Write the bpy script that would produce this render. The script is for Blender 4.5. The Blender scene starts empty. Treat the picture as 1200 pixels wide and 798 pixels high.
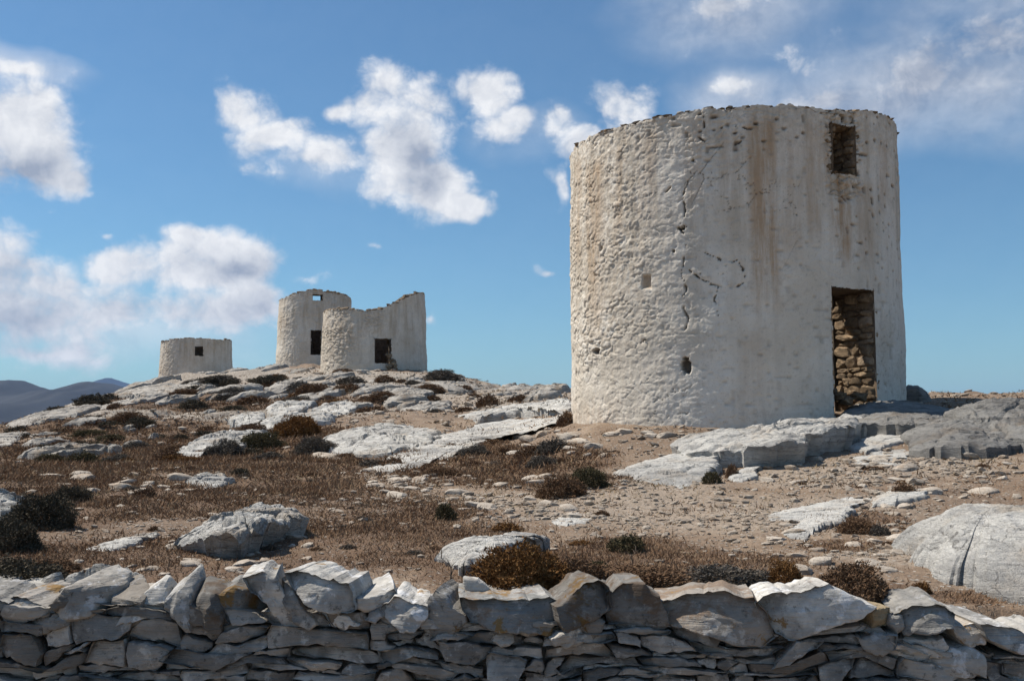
import bpy, bmesh, math, random
import numpy as np
from mathutils import Vector, Matrix

# ------------------------------------------------------------------ clear
for _b in (bpy.data.objects, bpy.data.meshes, bpy.data.materials):
    for _o in list(_b):
        _b.remove(_o)
SC = bpy.context.scene
COL = SC.collection
R = math.radians

# ------------------------------------------------------------------ camera
EYE = 1.6
FPX = 1167.0                       # focal length in pixels of a 1200 px wide frame
PITCH = R(4.9)
cam_d = bpy.data.cameras.new('camera')
cam = bpy.data.objects.new('camera', cam_d)
COL.objects.link(cam)
cam.location = (0, 0, EYE)
cam.rotation_euler = (math.pi / 2 + PITCH, 0, 0)
cam_d.sensor_width = 36.0
cam_d.lens = 36.0 * FPX / 1200.0
cam_d.clip_start = 0.05
cam_d.clip_end = 90000
SC.camera = cam

# ------------------------------------------------------------------ sun and exposure
SUN_AZ = R(-68.0)                  # clockwise from +Y: left and a little behind the towers
SUN_EL = R(53.0)
sdir = Vector((math.sin(SUN_AZ) * math.cos(SUN_EL), math.cos(SUN_AZ) * math.cos(SUN_EL), math.sin(SUN_EL)))
sun_d = bpy.data.lights.new('sun', 'SUN')
sun_d.energy = 5.0
sun_d.angle = R(0.53)
sun_d.color = (1.0, 0.925, 0.82)
sun = bpy.data.objects.new('sun', sun_d)
COL.objects.link(sun)
sun.rotation_euler = sdir.to_track_quat('Z', 'Y').to_euler()
sun.location = (-20, 10, 40)
SC.view_settings.view_transform = 'Standard'
SC.view_settings.look = 'None'
SC.view_settings.gamma = 1.0
SC.view_settings.exposure = 0.24
SC.view_settings.use_curve_mapping = False

# ------------------------------------------------------------------ pixel helpers (1200x798 photograph)
def ray(px, py):
    dx = px - 600.0
    v = 399.0 - py
    y = FPX * math.cos(PITCH) - v * math.sin(PITCH)
    z = FPX * math.sin(PITCH) + v * math.cos(PITCH)
    return dx / y, z / y            # per metre of depth Y


def azel(px, py):
    x, z = ray(px, py)
    return math.atan2(x, 1.0), math.atan2(z, math.hypot(x, 1.0))

# ------------------------------------------------------------------ world: Nishita sky with cumulus
W = bpy.data.worlds.new('World')
SC.world = W
W.use_nodes = True
wt = W.node_tree
for n in list(wt.nodes):
    wt.nodes.remove(n)
WN = wt.nodes.new
WL = wt.links.new
SKY_STRENGTH = 0.078


def wmath(op, a, b=None, c=None, clamp=False):
    n = WN('ShaderNodeMath')
    n.operation = op
    n.use_clamp = clamp
    for i, v in enumerate((a, b, c)):
        if v is None:
            continue
        if isinstance(v, (int, float)):
            n.inputs[i].default_value = v
        else:
            WL(v, n.inputs[i])
    return n.outputs[0]


sky = WN('ShaderNodeTexSky')
sky.sky_type = 'NISHITA'
sky.sun_disc = False
sky.sun_elevation = SUN_EL
sky.sun_rotation = SUN_AZ
sky.altitude = 100
sky.air_density = 1.0
sky.dust_density = 0.2
sky.ozone_density = 1.6
tc = WN('ShaderNodeTexCoord')
sep = WN('ShaderNodeSeparateXYZ')
WL(tc.outputs['Generated'], sep.inputs[0])
az_ = wmath('ARCTAN2', sep.outputs['X'], sep.outputs['Y'])
el_ = wmath('ARCSINE', sep.outputs['Z'])
comb = WN('ShaderNodeCombineXYZ')
WL(az_, comb.inputs[0])
WL(el_, comb.inputs[1])


def wnoise(scale, detail, rough, offs=(0, 0, 0), stretch=1.5, dist=0.0):
    m = WN('ShaderNodeMapping')
    m.inputs['Location'].default_value = offs
    m.inputs['Scale'].default_value = (1, 1, stretch)
    WL(tc.outputs['Generated'], m.inputs[0])
    n = WN('ShaderNodeTexNoise')
    n.inputs['Scale'].default_value = scale
    n.inputs['Detail'].default_value = detail
    n.inputs['Roughness'].default_value = rough
    n.inputs['Distortion'].default_value = dist
    WL(m.outputs[0], n.inputs['Vector'])
    return n


# the position is jostled by noise first, so that no cloud has a round outline
nw = wnoise(9.0, 3, 0.55, (3.1, 0.4, 1.7))
wv = WN('ShaderNodeVectorMath')
wv.operation = 'MULTIPLY_ADD'
wv.inputs[1].default_value = (0.075, 0.06, 0)
wvs = WN('ShaderNodeVectorMath')
wvs.operation = 'SUBTRACT'
wvs.inputs[1].default_value = (0.5, 0.5, 0.5)
WL(nw.outputs['Color'], wvs.inputs[0])
WL(wvs.outputs[0], wv.inputs[0])
WL(comb.outputs[0], wv.inputs[2])
POS = wv.outputs[0]
PXR = 1.0 / 1195.0                 # radians per pixel near the middle


def blob(cx, cy, rx, ry, w=1.0, rot=0.0):
    a, e = azel(cx, cy)
    m = WN('ShaderNodeMapping')
    m.vector_type = 'TEXTURE'
    m.inputs['Location'].default_value = (a, e, 0)
    m.inputs['Rotation'].default_value = (0, 0, R(rot))
    m.inputs['Scale'].default_value = (rx * PXR, ry * PXR, 1)
    WL(POS, m.inputs[0])
    l = WN('ShaderNodeVectorMath')
    l.operation = 'LENGTH'
    WL(m.outputs[0], l.inputs[0])
    return wmath('MULTIPLY_ADD', l.outputs['Value'], -w * 0.72, w * 1.3, clamp=True)


def total(blobs):
    acc = None
    for b in blobs:
        v = blob(*b)
        acc = v if acc is None else wmath('SMOOTH_MAX', acc, v, 0.25)
    return acc


CLOUDS = [
    (10, 140, 70, 48), (48, 185, 58, 46), (-40, 160, 80, 66), (80, 214, 26, 22),
    (15, 85, 55, 18, .8),
    (-10, 318, 85, 52), (50, 350, 75, 52), (150, 318, 52, 30), (205, 314, 66, 38), (265, 306, 64, 36),
    (240, 288, 46, 26), (170, 366, 200, 36, .86), (285, 360, 58, 42), (40, 408, 300, 36, .74),
    (285, 126, 42, 34), (325, 160, 48, 32, .95), (380, 182, 62, 32, .9), (450, 110, 58, 44), (488, 140, 54, 48),
    (468, 188, 54, 54), (512, 220, 56, 36), (556, 242, 34, 22), (398, 124, 28, 20, .95),
    (572, 106, 46, 38, .95), (602, 146, 48, 32, .95), (645, 152, 42, 26, .9), (725, 130, 52, 38), (690, 168, 46, 34), (664, 222, 18, 28, .9),
    (850, 16, 110, 46, .72), (868, 104, 70, 34, .80), (985, 116, 110, 36, .76), (1090, 92, 130, 52, .78, 14), (1170, 46, 120, 60, .80, 16),
    (930, 60, 110, 36, .66), (1185, 95, 90, 44, .72), (780, 165, 90, 26, .55),
    (645, 317, 26, 11, .72), (440, 288, 34, 11, .70), (500, 381, 16, 14, .76), (140, 281, 16, 10, .66), (350, 325, 50, 20, .62), (330, 205, 70, 24, .62), (60, 250, 40, 14, .55),
]
field = total(CLOUDS)
# the sky outside the frame carries clouds of the same sort
nb = wnoise(2.2, 2, 0.5, (1.3, 5.2, 0.6), 2.2)
outm = wmath('SUBTRACT', wmath('ABSOLUTE', az_), 0.62)
oute = wmath('SUBTRACT', el_, 0.50)
outk = wmath('MULTIPLY', wmath('MAXIMUM', outm, oute), 6.0, clamp=True)
lowk = wmath('MULTIPLY_ADD', el_, 8.0, 0.35, clamp=True)
cov = wmath('MULTIPLY_ADD', nb.outputs['Fac'], 7.0, -3.75, clamp=True)
cov = wmath('MULTIPLY', wmath('MULTIPLY', cov, outk), lowk)
field = wmath('MAXIMUM', field, cov)

nz = wnoise(13.0, 9, 0.60, (0, 0, 0), 1.5)


def puffs(offs):
    """cauliflower billows: inverted fractal cells over azimuth and elevation"""
    ad = WN('ShaderNodeVectorMath')
    ad.operation = 'MULTIPLY_ADD'
    ad.inputs[1].default_value = (0.045, 0.045, 0.0)
    WL(nz.outputs['Color'], ad.inputs[0])
    of = WN('ShaderNodeVectorMath')
    of.inputs[1].default_value = offs
    WL(comb.outputs[0], of.inputs[0])
    WL(of.outputs[0], ad.inputs[2])
    v = WN('ShaderNodeTexVoronoi')
    v.voronoi_dimensions = '2D'
    v.feature = 'F1'
    v.normalize = True
    v.inputs['Scale'].default_value = 21.0
    v.inputs['Detail'].default_value = 3.0
    v.inputs['Roughness'].default_value = 0.55
    v.inputs['Lacunarity'].default_value = 2.3
    WL(ad.outputs[0], v.inputs['Vector'])
    return v.outputs['Distance']


pf = puffs((0, 0, 0))
# the same billows a little towards the sun: the difference lights them
pf2 = puffs((-0.006, 0.014, 0.0))
dens = wmath('MULTIPLY_ADD', nz.outputs['Fac'], 1.15, wmath('MULTIPLY_ADD', field, 1.15, -0.98))
dens = wmath('SUBTRACT', dens, wmath('MULTIPLY', pf, 0.75))
alpha = WN('ShaderNodeMapRange')
alpha.interpolation_type = 'SMOOTHSTEP'
alpha.inputs['From Min'].default_value = 0.0
alpha.inputs['From Max'].default_value = 0.54
WL(dens, alpha.inputs['Value'])
DARKS = [(497, 192, 26, 44, .9, 25), (15, 195, 66, 26, .85), (266, 316, 42, 16, .8), (0, 366, 80, 30, .7), (190, 360, 85, 18, .4),
         (300, 362, 40, 22, .5), (20, 320, 40, 22, .5), (1130, 70, 170, 70, .9, 14), (690, 178, 34, 20, .35), (1000, 115, 130, 40, .7), (860, 20, 100, 40, .6)]
dk = total(DARKS)
relief = wmath('SUBTRACT', pf2, pf)
shade = wmath('MULTIPLY_ADD', relief, 0.65, 0.97)
shade = wmath('SUBTRACT', shade, wmath('MULTIPLY', dk, 0.52))
thick = wmath('MULTIPLY', wmath('SUBTRACT', dens, 0.55, clamp=True), 0.16)
shade = wmath('SUBTRACT', shade, thick, clamp=True)
ramp = WN('ShaderNodeValToRGB')
ramp.color_ramp.elements[0].position = 0.40
ramp.color_ramp.elements[0].color = (0.33, 0.38, 0.48, 1)
ramp.color_ramp.elements[1].position = 1.0
ramp.color_ramp.elements[1].color = (0.86, 0.87, 0.89, 1)
WL(shade, ramp.inputs[0])
csc = WN('ShaderNodeVectorMath')
csc.operation = 'SCALE'
csc.inputs['Scale'].default_value = 0.92 / SKY_STRENGTH
WL(ramp.outputs[0], csc.inputs[0])
hs = WN('ShaderNodeHueSaturation')
hs.inputs['Saturation'].default_value = 1.06
hs.inputs['Value'].default_value = 1.22
WL(sky.outputs[0], hs.inputs['Color'])
# thin high veils at the upper right
VEILS = [(1095, 85, 190, 66, .95, 14), (985, 112, 130, 40, .8), (855, 14, 130, 50, .8), (870, 108, 80, 34, .8), (1190, 50, 150, 90, 1.0), (380, 190, 110, 40, .55), (620, 160, 90, 40, .5), (150, 385, 260, 50, .6), (20, 85, 70, 24, .7)]
vf = wmath('MULTIPLY', wmath('SUBTRACT', total(VEILS), 0.30, clamp=True), 1.6)
nv_ = wnoise(6.5, 6, 0.58, (4.4, 1.2, 0.3), 2.2)
veil = wmath('MULTIPLY', vf, wmath('MULTIPLY_ADD', nv_.outputs['Fac'], 3.0, -0.75, clamp=True))
veil = wmath('MULTIPLY', veil, 0.72)
cloud_a = wmath('SMOOTH_MAX', alpha.outputs[0], veil, 0.2, clamp=True)
mixc = WN('ShaderNodeMix')
mixc.data_type = 'RGBA'
WL(cloud_a, mixc.inputs[0])
tint = WN('ShaderNodeVectorMath')
tint.operation = 'MULTIPLY'
tint.inputs[1].default_value = (0.58, 0.825, 0.92)
WL(hs.outputs[0], tint.inputs[0])
WL(tint.outputs[0], mixc.inputs[6])
WL(csc.outputs[0], mixc.inputs[7])
bg = WN('ShaderNodeBackground')
bg.inputs['Strength'].default_value = SKY_STRENGTH
WL(mixc.outputs[2], bg.inputs['Color'])
wo = WN('ShaderNodeOutputWorld')
WL(bg.outputs[0], wo.inputs['Surface'])
W.cycles.sampling_method = 'MANUAL'
W.cycles.sample_map_resolution = 512

# ------------------------------------------------------------------ numpy noise
def _hash(ix, iy, iz, seed):
    h = (ix.astype(np.int64) * 374761393 + iy.astype(np.int64) * 668265263 + iz.astype(np.int64) * 2147483647 + seed * 974634777) & 0xffffffff
    h = ((h ^ (h >> 13)) * 1274126177) & 0xffffffff
    h = ((h ^ (h >> 16)) * 2246822519) & 0xffffffff
    h = h ^ (h >> 15)
    return (h & 0xffffff) / float(0xffffff)


def vnoise(p, seed=0):
    i = np.floor(p)
    f = p - i
    u = f * f * f * (f * (f * 6 - 15) + 10)
    i = i.astype(np.int64)
    x, y, z = i[:, 0], i[:, 1], i[:, 2]
    def c(a, b, d): return _hash(x + a, y + b, z + d, seed)
    x00 = c(0, 0, 0) * (1 - u[:, 0]) + c(1, 0, 0) * u[:, 0]
    x10 = c(0, 1, 0) * (1 - u[:, 0]) + c(1, 1, 0) * u[:, 0]
    x01 = c(0, 0, 1) * (1 - u[:, 0]) + c(1, 0, 1) * u[:, 0]
    x11 = c(0, 1, 1) * (1 - u[:, 0]) + c(1, 1, 1) * u[:, 0]
    a = x00 * (1 - u[:, 1]) + x10 * u[:, 1]
    b = x01 * (1 - u[:, 1]) + x11 * u[:, 1]
    return (a * (1 - u[:, 2]) + b * u[:, 2]) * 2 - 1


_ROT = np.array([[0.36, 0.48, -0.8], [-0.8, 0.6, 0.0], [0.48, 0.64, 0.6]])


def fbm(p, octv=4, seed=0, gain=0.5, lac=2.03):
    p = np.asarray(p, float)
    s = np.zeros(len(p))
    a = 1.0
    t = 0.0
    for k in range(octv):
        s += a * vnoise(p, seed + k * 17)
        t += a
        a *= gain
        p = (p @ _ROT) * lac + 11.3
    return s / t


def xyz(x, y, z=None):
    x = np.asarray(x, float)
    return np.stack([x, np.asarray(y, float) + 0 * x, (np.zeros_like(x) if z is None else np.asarray(z, float) + 0 * x)], 1)


def worley(px, py, seed=0, jit=0.85):
    ix = np.floor(px).astype(np.int64)
    iy = np.floor(py).astype(np.int64)
    f1 = np.full(px.shape, 9.0)
    f2 = np.full(px.shape, 9.0)
    cid = np.zeros(px.shape)
    o = np.zeros_like(ix)
    for a in (-1, 0, 1):
        for b in (-1, 0, 1):
            cx = ix + a + 0.5 + jit * (_hash(ix + a, iy + b, o, seed) - 0.5)
            cy = iy + b + 0.5 + jit * (_hash(ix + a, iy + b, o, seed + 5) - 0.5)
            d = np.hypot(px - cx, py - cy)
            near = d < f1
            f2 = np.where(near, f1, np.minimum(f2, d))
            cid = np.where(near, _hash(ix + a, iy + b, o, seed + 9), cid)
            f1 = np.where(near, d, f1)
    return f1, f2, cid


def sstep(a, b, x):
    t = np.clip((x - a) / (b - a), 0, 1)
    return t * t * (3 - 2 * t)

# ------------------------------------------------------------------ object helpers
def mesh_np(name, verts, faces, mats, smooth=True, sharp=None, mat_index=None):
    """verts (N,3), faces (M,3) or (M,4) array, or a list of such arrays"""
    me = bpy.data.meshes.new(name)
    if not isinstance(faces, list):
        faces = [faces]
    faces = [np.asarray(f, np.int32) for f in faces if len(f)]
    verts = np.asarray(verts, np.float32)
    me.vertices.add(len(verts))
    me.vertices.foreach_set('co', verts.ravel())
    nl = sum(f.size for f in faces)
    npoly = sum(len(f) for f in faces)
    me.loops.add(nl)
    me.polygons.add(npoly)
    me.loops.foreach_set('vertex_index', np.concatenate([f.ravel() for f in faces]))
    tot = np.concatenate([np.full(len(f), f.shape[1], np.int32) for f in faces])
    st = np.concatenate([[0], np.cumsum(tot)[:-1]]).astype(np.int32)
    me.polygons.foreach_set('loop_start', st)
    if mat_index is not None:
        me.polygons.foreach_set('material_index', np.asarray(mat_index, np.int32))
    me.update(calc_edges=True)
    me.validate()
    me.polygons.foreach_set('use_smooth', np.full(len(me.polygons), smooth, bool))
    if smooth and sharp is not None:
        me.set_sharp_from_angle(angle=R(sharp))
    for m in (mats if isinstance(mats, (list, tuple)) else [mats]):
        me.materials.append(m)
    return me


def add_attr(me, name, vals):
    a = me.attributes.new(name, 'FLOAT', 'POINT')
    a.data.foreach_set('value', np.asarray(vals, np.float32))


def obj(name, me, parent=None, loc=None):
    o = bpy.data.objects.new(name, me)
    COL.objects.link(o)
    if parent is not None:
        o.parent = parent
    if loc is not None:
        o.location = loc
    return o


def tag(o, label=None, cat=None, group=None, kind=None):
    if label: o['label'] = label
    if cat: o['category'] = cat
    if group: o['group'] = group
    if kind: o['kind'] = kind
    return o


def empty(name, loc):
    o = bpy.data.objects.new(name, None)
    o.empty_display_size = 0.3
    COL.objects.link(o)
    o.location = loc
    return o


def grid_faces(nu, nv, wrap=False):
    """vertex index = i*nv + j"""
    iu = np.arange(nu if wrap else nu - 1)
    jv = np.arange(nv - 1)
    I, J = np.meshgrid(iu, jv, indexing='ij')
    I2 = (I + 1) % nu
    return np.stack([I * nv + J, I2 * nv + J, I2 * nv + J + 1, I * nv + J + 1], -1).reshape(-1, 4)

# ------------------------------------------------------------------ materials
class NT:
    def __init__(self, name, rough=0.9):
        self.m = bpy.data.materials.new(name)
        self.m.use_nodes = True
        self.t = self.m.node_tree
        self.b = self.t.nodes['Principled BSDF']
        self.b.inputs['Roughness'].default_value = rough
        self.b.inputs['Specular IOR Level'].default_value = 0.18

    def new(self, k): return self.t.nodes.new(k)
    def link(self, a, b): self.t.links.new(a, b)

    def set(self, inp, v):
        if isinstance(v, (int, float)):
            inp.default_value = v
        elif isinstance(v, tuple):
            inp.default_value = v if len(v) == len(inp.default_value) else tuple(v) + (1,)
        else:
            self.link(v, inp)

    def pos(self, scale=(1, 1, 1), rot=(0, 0, 0), loc=(0, 0, 0), src='world'):
        m = self.new('ShaderNodeMapping')
        m.inputs['Scale'].default_value = scale
        m.inputs['Rotation'].default_value = rot
        m.inputs['Location'].default_value = loc
        if src == 'world':
            g = self.new('ShaderNodeNewGeometry')
            self.link(g.outputs['Position'], m.inputs[0])
        else:
            g = self.new('ShaderNodeTexCoord')
            self.link(g.outputs['Object'], m.inputs[0])
        return m.outputs[0]

    def noise(self, vec, scale, detail=4, rough=0.55, dist=0.0):
        n = self.new('ShaderNodeTexNoise')
        n.inputs['Scale'].default_value = scale
        n.inputs['Detail'].default_value = detail
        n.inputs['Roughness'].default_value = rough
        n.inputs['Distortion'].default_value = dist
        self.link(vec, n.inputs['Vector'])
        return n.outputs['Fac']

    def voro(self, vec, scale, feature='F1', out='Distance'):
        n = self.new('ShaderNodeTexVoronoi')
        n.feature = feature
        n.inputs['Scale'].default_value = scale
        self.link(vec, n.inputs['Vector'])
        return n.outputs[out]

    def rng(self, v, a, b, lo=0.0, hi=1.0, smooth=True):
        n = self.new('ShaderNodeMapRange')
        n.interpolation_type = 'SMOOTHSTEP' if smooth else 'LINEAR'
        n.inputs['From Min'].default_value = a
        n.inputs['From Max'].default_value = b
        n.inputs['To Min'].default_value = lo
        n.inputs['To Max'].default_value = hi
        self.link(v, n.inputs['Value'])
        return n.outputs[0]

    def math(self, op, a, b=None, c=None, clamp=False):
        n = self.new('ShaderNodeMath')
        n.operation = op
        n.use_clamp = clamp
        for i, v in enumerate((a, b, c)):
            if v is not None:
                self.set(n.inputs[i], v)
        return n.outputs[0]

    def mix(self, f, a, b, mode='MIX'):
        n = self.new('ShaderNodeMix')
        n.data_type = 'RGBA'
        n.blend_type = mode
        self.set(n.inputs[0], f)
        self.set(n.inputs[6], a)
        self.set(n.inputs[7], b)
        return n.outputs[2]

    def attr(self, name):
        n = self.new('ShaderNodeAttribute')
        n.attribute_name = name
        return n.outputs['Fac']

    def orand(self):
        return self.new('ShaderNodeObjectInfo').outputs['Random']

    def bump(self, h, strength=0.5, dist=0.02, prev=None):
        n = self.new('ShaderNodeBump')
        n.inputs['Strength'].default_value = strength
        n.inputs['Distance'].default_value = dist
        self.link(h, n.inputs['Height'])
        if prev is not None:
            self.link(prev, n.inputs['Normal'])
        return n.outputs[0]

    def done(self, col, normal=None):
        self.set(self.b.inputs['Base Color'], col)
        if normal is not None:
            self.link(normal, self.b.inputs['Normal'])
        return self.m


def m_outcrop(name, pale=(0.62, 0.60, 0.55), grey=(0.28, 0.272, 0.26), warm=(0.46, 0.375, 0.28), scale=1.0, dip=(0, R(-16), 0)):
    m = NT(name, 0.88)
    p = m.pos()
    st = m.pos(scale=(0.55, 0.55, 7.0), rot=dip)
    big = m.noise(p, 0.9 * scale, 5, 0.6)
    streak = m.noise(st, 2.2 * scale, 6, 0.65, 0.6)
    fine = m.noise(p, 9 * scale, 6, 0.7)
    spot = m.noise(p, 28 * scale, 3, 0.6)
    c = m.mix(m.rng(big, 0.46, 0.72, 0, 0.85), pale, grey)
    c = m.mix(m.rng(streak, 0.50, 0.66, 0, 0.75), c, grey)
    c = m.mix(m.rng(streak, 0.30, 0.44, 0.75, 0), c, pale)
    wn = m.noise(m.pos(loc=(7, 3, 1)), 1.6 * scale, 5, 0.65)
    c = m.mix(m.rng(wn, 0.50, 0.70, 0, 0.75), c, warm)
    c = m.mix(m.rng(fine, 0.52, 0.68, 0, 0.5), c, tuple(0.8 * x for x in grey))
    scr = m.noise(m.pos(scale=(0.6, 1.0, 5.0), rot=(R(10), R(-28), R(20))), 14 * scale, 6, 0.72, 0.8)
    c = m.mix(m.rng(scr, 0.52, 0.70, 0, 0.5), c, tuple(0.7 * x for x in grey))
    c = m.mix(m.rng(spot, 0.60, 0.72, 0, 0.5), c, (0.13, 0.13, 0.125))
    r = m.orand()
    c = m.mix(m.rng(r, 0, 1, 0, 0.25, False), c, tuple(0.75 * a + 0.25 * b for a, b in zip(grey, pale)))
    wp_ = m.new('ShaderNodeVectorMath')
    wp_.operation = 'MULTIPLY_ADD'
    wp_.inputs[1].default_value = (0.55 / scale,) * 3
    nn_ = m.new('ShaderNodeTexNoise')
    nn_.inputs['Scale'].default_value = 3.0 * scale
    nn_.inputs['Detail'].default_value = 4
    m.link(p, nn_.inputs['Vector'])
    m.link(nn_.outputs['Color'], wp_.inputs[0])
    m.link(m.pos(scale=(0.45, 0.7, 2.4), rot=dip), wp_.inputs[2])
    vr = m.voro(wp_.outputs[0], 3.0 * scale, 'DISTANCE_TO_EDGE')
    crk = m.math('MULTIPLY', m.rng(vr, 0.022, 0.004), m.rng(fine, 0.44, 0.60))
    c = m.mix(m.math('MULTIPLY', crk, 0.55), c, (0.10, 0.09, 0.08))
    b0 = m.bump(m.math('SUBTRACT', 1.0, crk), 0.7, 0.03 / scale)
    b1 = m.bump(streak, 0.9, 0.07 / scale, b0)
    b2 = m.bump(m.math('ADD', fine, scr), 0.9, 0.035 / scale, b1)
    b3 = m.bump(spot, 0.45, 0.010 / scale, b2)
    return m.done(c, b3)


def m_wallstone(name, pale=(0.40, 0.375, 0.335), dark=(0.175, 0.163, 0.146), brown=(0.17, 0.115, 0.075), brownness=0.0, ochre=0.0):
    m = NT(name, 0.86)
    p = m.pos()
    r = m.orand()
    off = m.new('ShaderNodeCombineXYZ')
    m.link(m.math('MULTIPLY', r, 37.0), off.inputs[0])
    m.link(m.math('MULTIPLY', r, 11.0), off.inputs[2])
    v = m.new('ShaderNodeVectorMath')
    m.link(p, v.inputs[0])
    m.link(off.outputs[0], v.inputs[1])
    q = v.outputs[0]
    big = m.noise(q, 5, 5, 0.62)
    mp = m.new('ShaderNodeMapping')
    mp.inputs['Scale'].default_value = (0.8, 0.8, 11)
    mp.inputs['Rotation'].default_value = (0, R(8), 0)
    m.link(q, mp.inputs[0])
    streak = m.noise(mp.outputs[0], 6.0, 6, 0.65, 0.5)
    fine = m.noise(q, 38, 6, 0.7)
    lich = m.noise(q, 13, 6, 0.68, 0.3)
    c = m.mix(m.rng(big, 0.36, 0.64), dark, pale)
    c = m.mix(m.rng(streak, 0.52, 0.70, 0, 0.4), c, dark)
    c = m.mix(m.rng(r, 0.0, 1.0, 0.0, 0.45, False), c, tuple(0.6 * a + 0.4 * b for a, b in zip(dark, pale)))
    c = m.mix(m.rng(m.math('FRACT', m.math('MULTIPLY', r, 7.3)), 0.7, 1.0, 0.0, 0.5), c, (0.27, 0.215, 0.16))
    c = m.mix(m.rng(lich, 0.54, 0.64, 0, 0.7), c, tuple(min(0.6, 1.35 * x) for x in pale))
    lich2 = m.noise(q, 21, 5, 0.7)
    c = m.mix(m.rng(lich2, 0.56, 0.68, 0, 0.75), c, (0.085, 0.08, 0.07))
    bl = m.noise(q, 7.5, 5, 0.7, 0.4)
    c = m.mix(m.rng(bl, 0.62 - 0.25 * brownness, 0.72 - 0.20 * brownness, 0, 0.55 + 0.4 * brownness), c, brown)
    if ochre > 0:
        ol = m.noise(q, 6.0, 5, 0.72, 0.5)
        c = m.mix(m.rng(ol, 0.64 - 0.12 * ochre, 0.70 - 0.10 * ochre, 0, 0.85), c, (0.22, 0.125, 0.035))
    tone_ = m.rng(m.math('FRACT', m.math('MULTIPLY', r, 13.7)), 0, 1, 0.62, 1.38, False)
    tv_ = m.new('ShaderNodeVectorMath')
    tv_.operation = 'SCALE'
    m.link(c, tv_.inputs[0])
    m.link(tone_, tv_.inputs['Scale'])
    c = tv_.outputs[0]
    b1 = m.bump(streak, 0.8, 0.016)
    b2 = m.bump(fine, 0.7, 0.006, b1)
    b3 = m.bump(big, 0.6, 0.03, b2)
    return m.done(c, b3)


def m_plant(name, c1, c2, c3=None, scale=3.0):
    m = NT(name, 0.95)
    m.b.inputs['Specular IOR Level'].default_value = 0.05
    p = m.pos()
    n = m.noise(p, scale, 4, 0.7)
    f = m.noise(p, 45, 2, 0.6)
    c = m.mix(m.rng(n, 0.36, 0.64), c1, c2)
    if c3:
        c = m.mix(m.rng(f, 0.52, 0.66), c, c3)
    r = m.orand()
    c = m.mix(m.rng(r, 0, 1, 0, 0.3, False), c, c2)
    return m.done(c)


def m_plain(name, col, rough=0.9, var=0.25, scale=6.0, bump=0.4, bd=0.02):
    m = NT(name, rough)
    p = m.pos()
    n = m.noise(p, scale, 6, 0.65)
    c = m.mix(m.rng(n, 0.3, 0.7), tuple(x * (1 - var) for x in col), tuple(min(1, x * (1 + var)) for x in col))
    return m.done(c, m.bump(n, bump, bd))


def m_ground():
    m = NT('dry_gravel_ground', 0.95)
    p = m.pos()
    big = m.noise(p, 0.35, 5, 0.6)
    med = m.noise(p, 2.3, 6, 0.65)
    fine = m.noise(p, 19, 5, 0.7)
    scrub = m.attr('scrub')
    path = m.attr('path')
    c = m.mix(m.rng(med, 0.35, 0.65), (0.215, 0.15, 0.10), (0.325, 0.245, 0.175))
    c = m.mix(m.rng(big, 0.42, 0.62, 0, 0.7), c, (0.19, 0.135, 0.095))
    c = m.mix(m.rng(m.math('ADD', m.attr('rocky'), m.math('SUBTRACT', med, 0.5)), 0.35, 0.6, 0, 0.9), c, m.mix(m.rng(fine, 0.40, 0.60), (0.46, 0.42, 0.36), (0.21, 0.17, 0.135)))
    c = m.mix(m.rng(path, 0, 1, 0, 0.75), c, (0.37, 0.305, 0.24))
    sb = m.math('ADD', scrub, m.math('MULTIPLY', m.math('SUBTRACT', med, 0.5), 1.3))
    c = m.mix(m.rng(sb, 0.22, 0.60, 0, 0.92), c, (0.15, 0.095, 0.06))
    vd = m.voro(p, 24, 'F1', 'Distance')
    vc = m.voro(p, 24, 'F1', 'Color')
    sepc = m.new('ShaderNodeSeparateColor')
    m.link(vc, sepc.inputs[0])
    stone = m.math('MULTIPLY', m.rng(vd, 0.36, 0.26), m.rng(sepc.outputs[0], 0.50, 0.56))
    stonek = m.math('MULTIPLY', stone, m.rng(scrub, 0.2, 0.8, 1.0, 0.35))
    sc = m.mix(sepc.outputs[1], (0.30, 0.26, 0.22), (0.52, 0.49, 0.44))
    c = m.mix(stonek, c, sc)
    vd2 = m.voro(p, 70, 'F1', 'Distance')
    c = m.mix(m.rng(fine, 0.48, 0.68, 0, 0.65), c, (0.115, 0.078, 0.053))
    c = m.mix(m.rng(vd2, 0.22, 0.1, 0, 0.45), c, (0.50, 0.45, 0.39))
    b = m.bump(stone, 0.8, 0.02)
    b = m.bump(fine, 0.9, 0.03, b)
    b = m.bump(med, 0.6, 0.10, b)
    return m.done(c, b)


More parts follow.
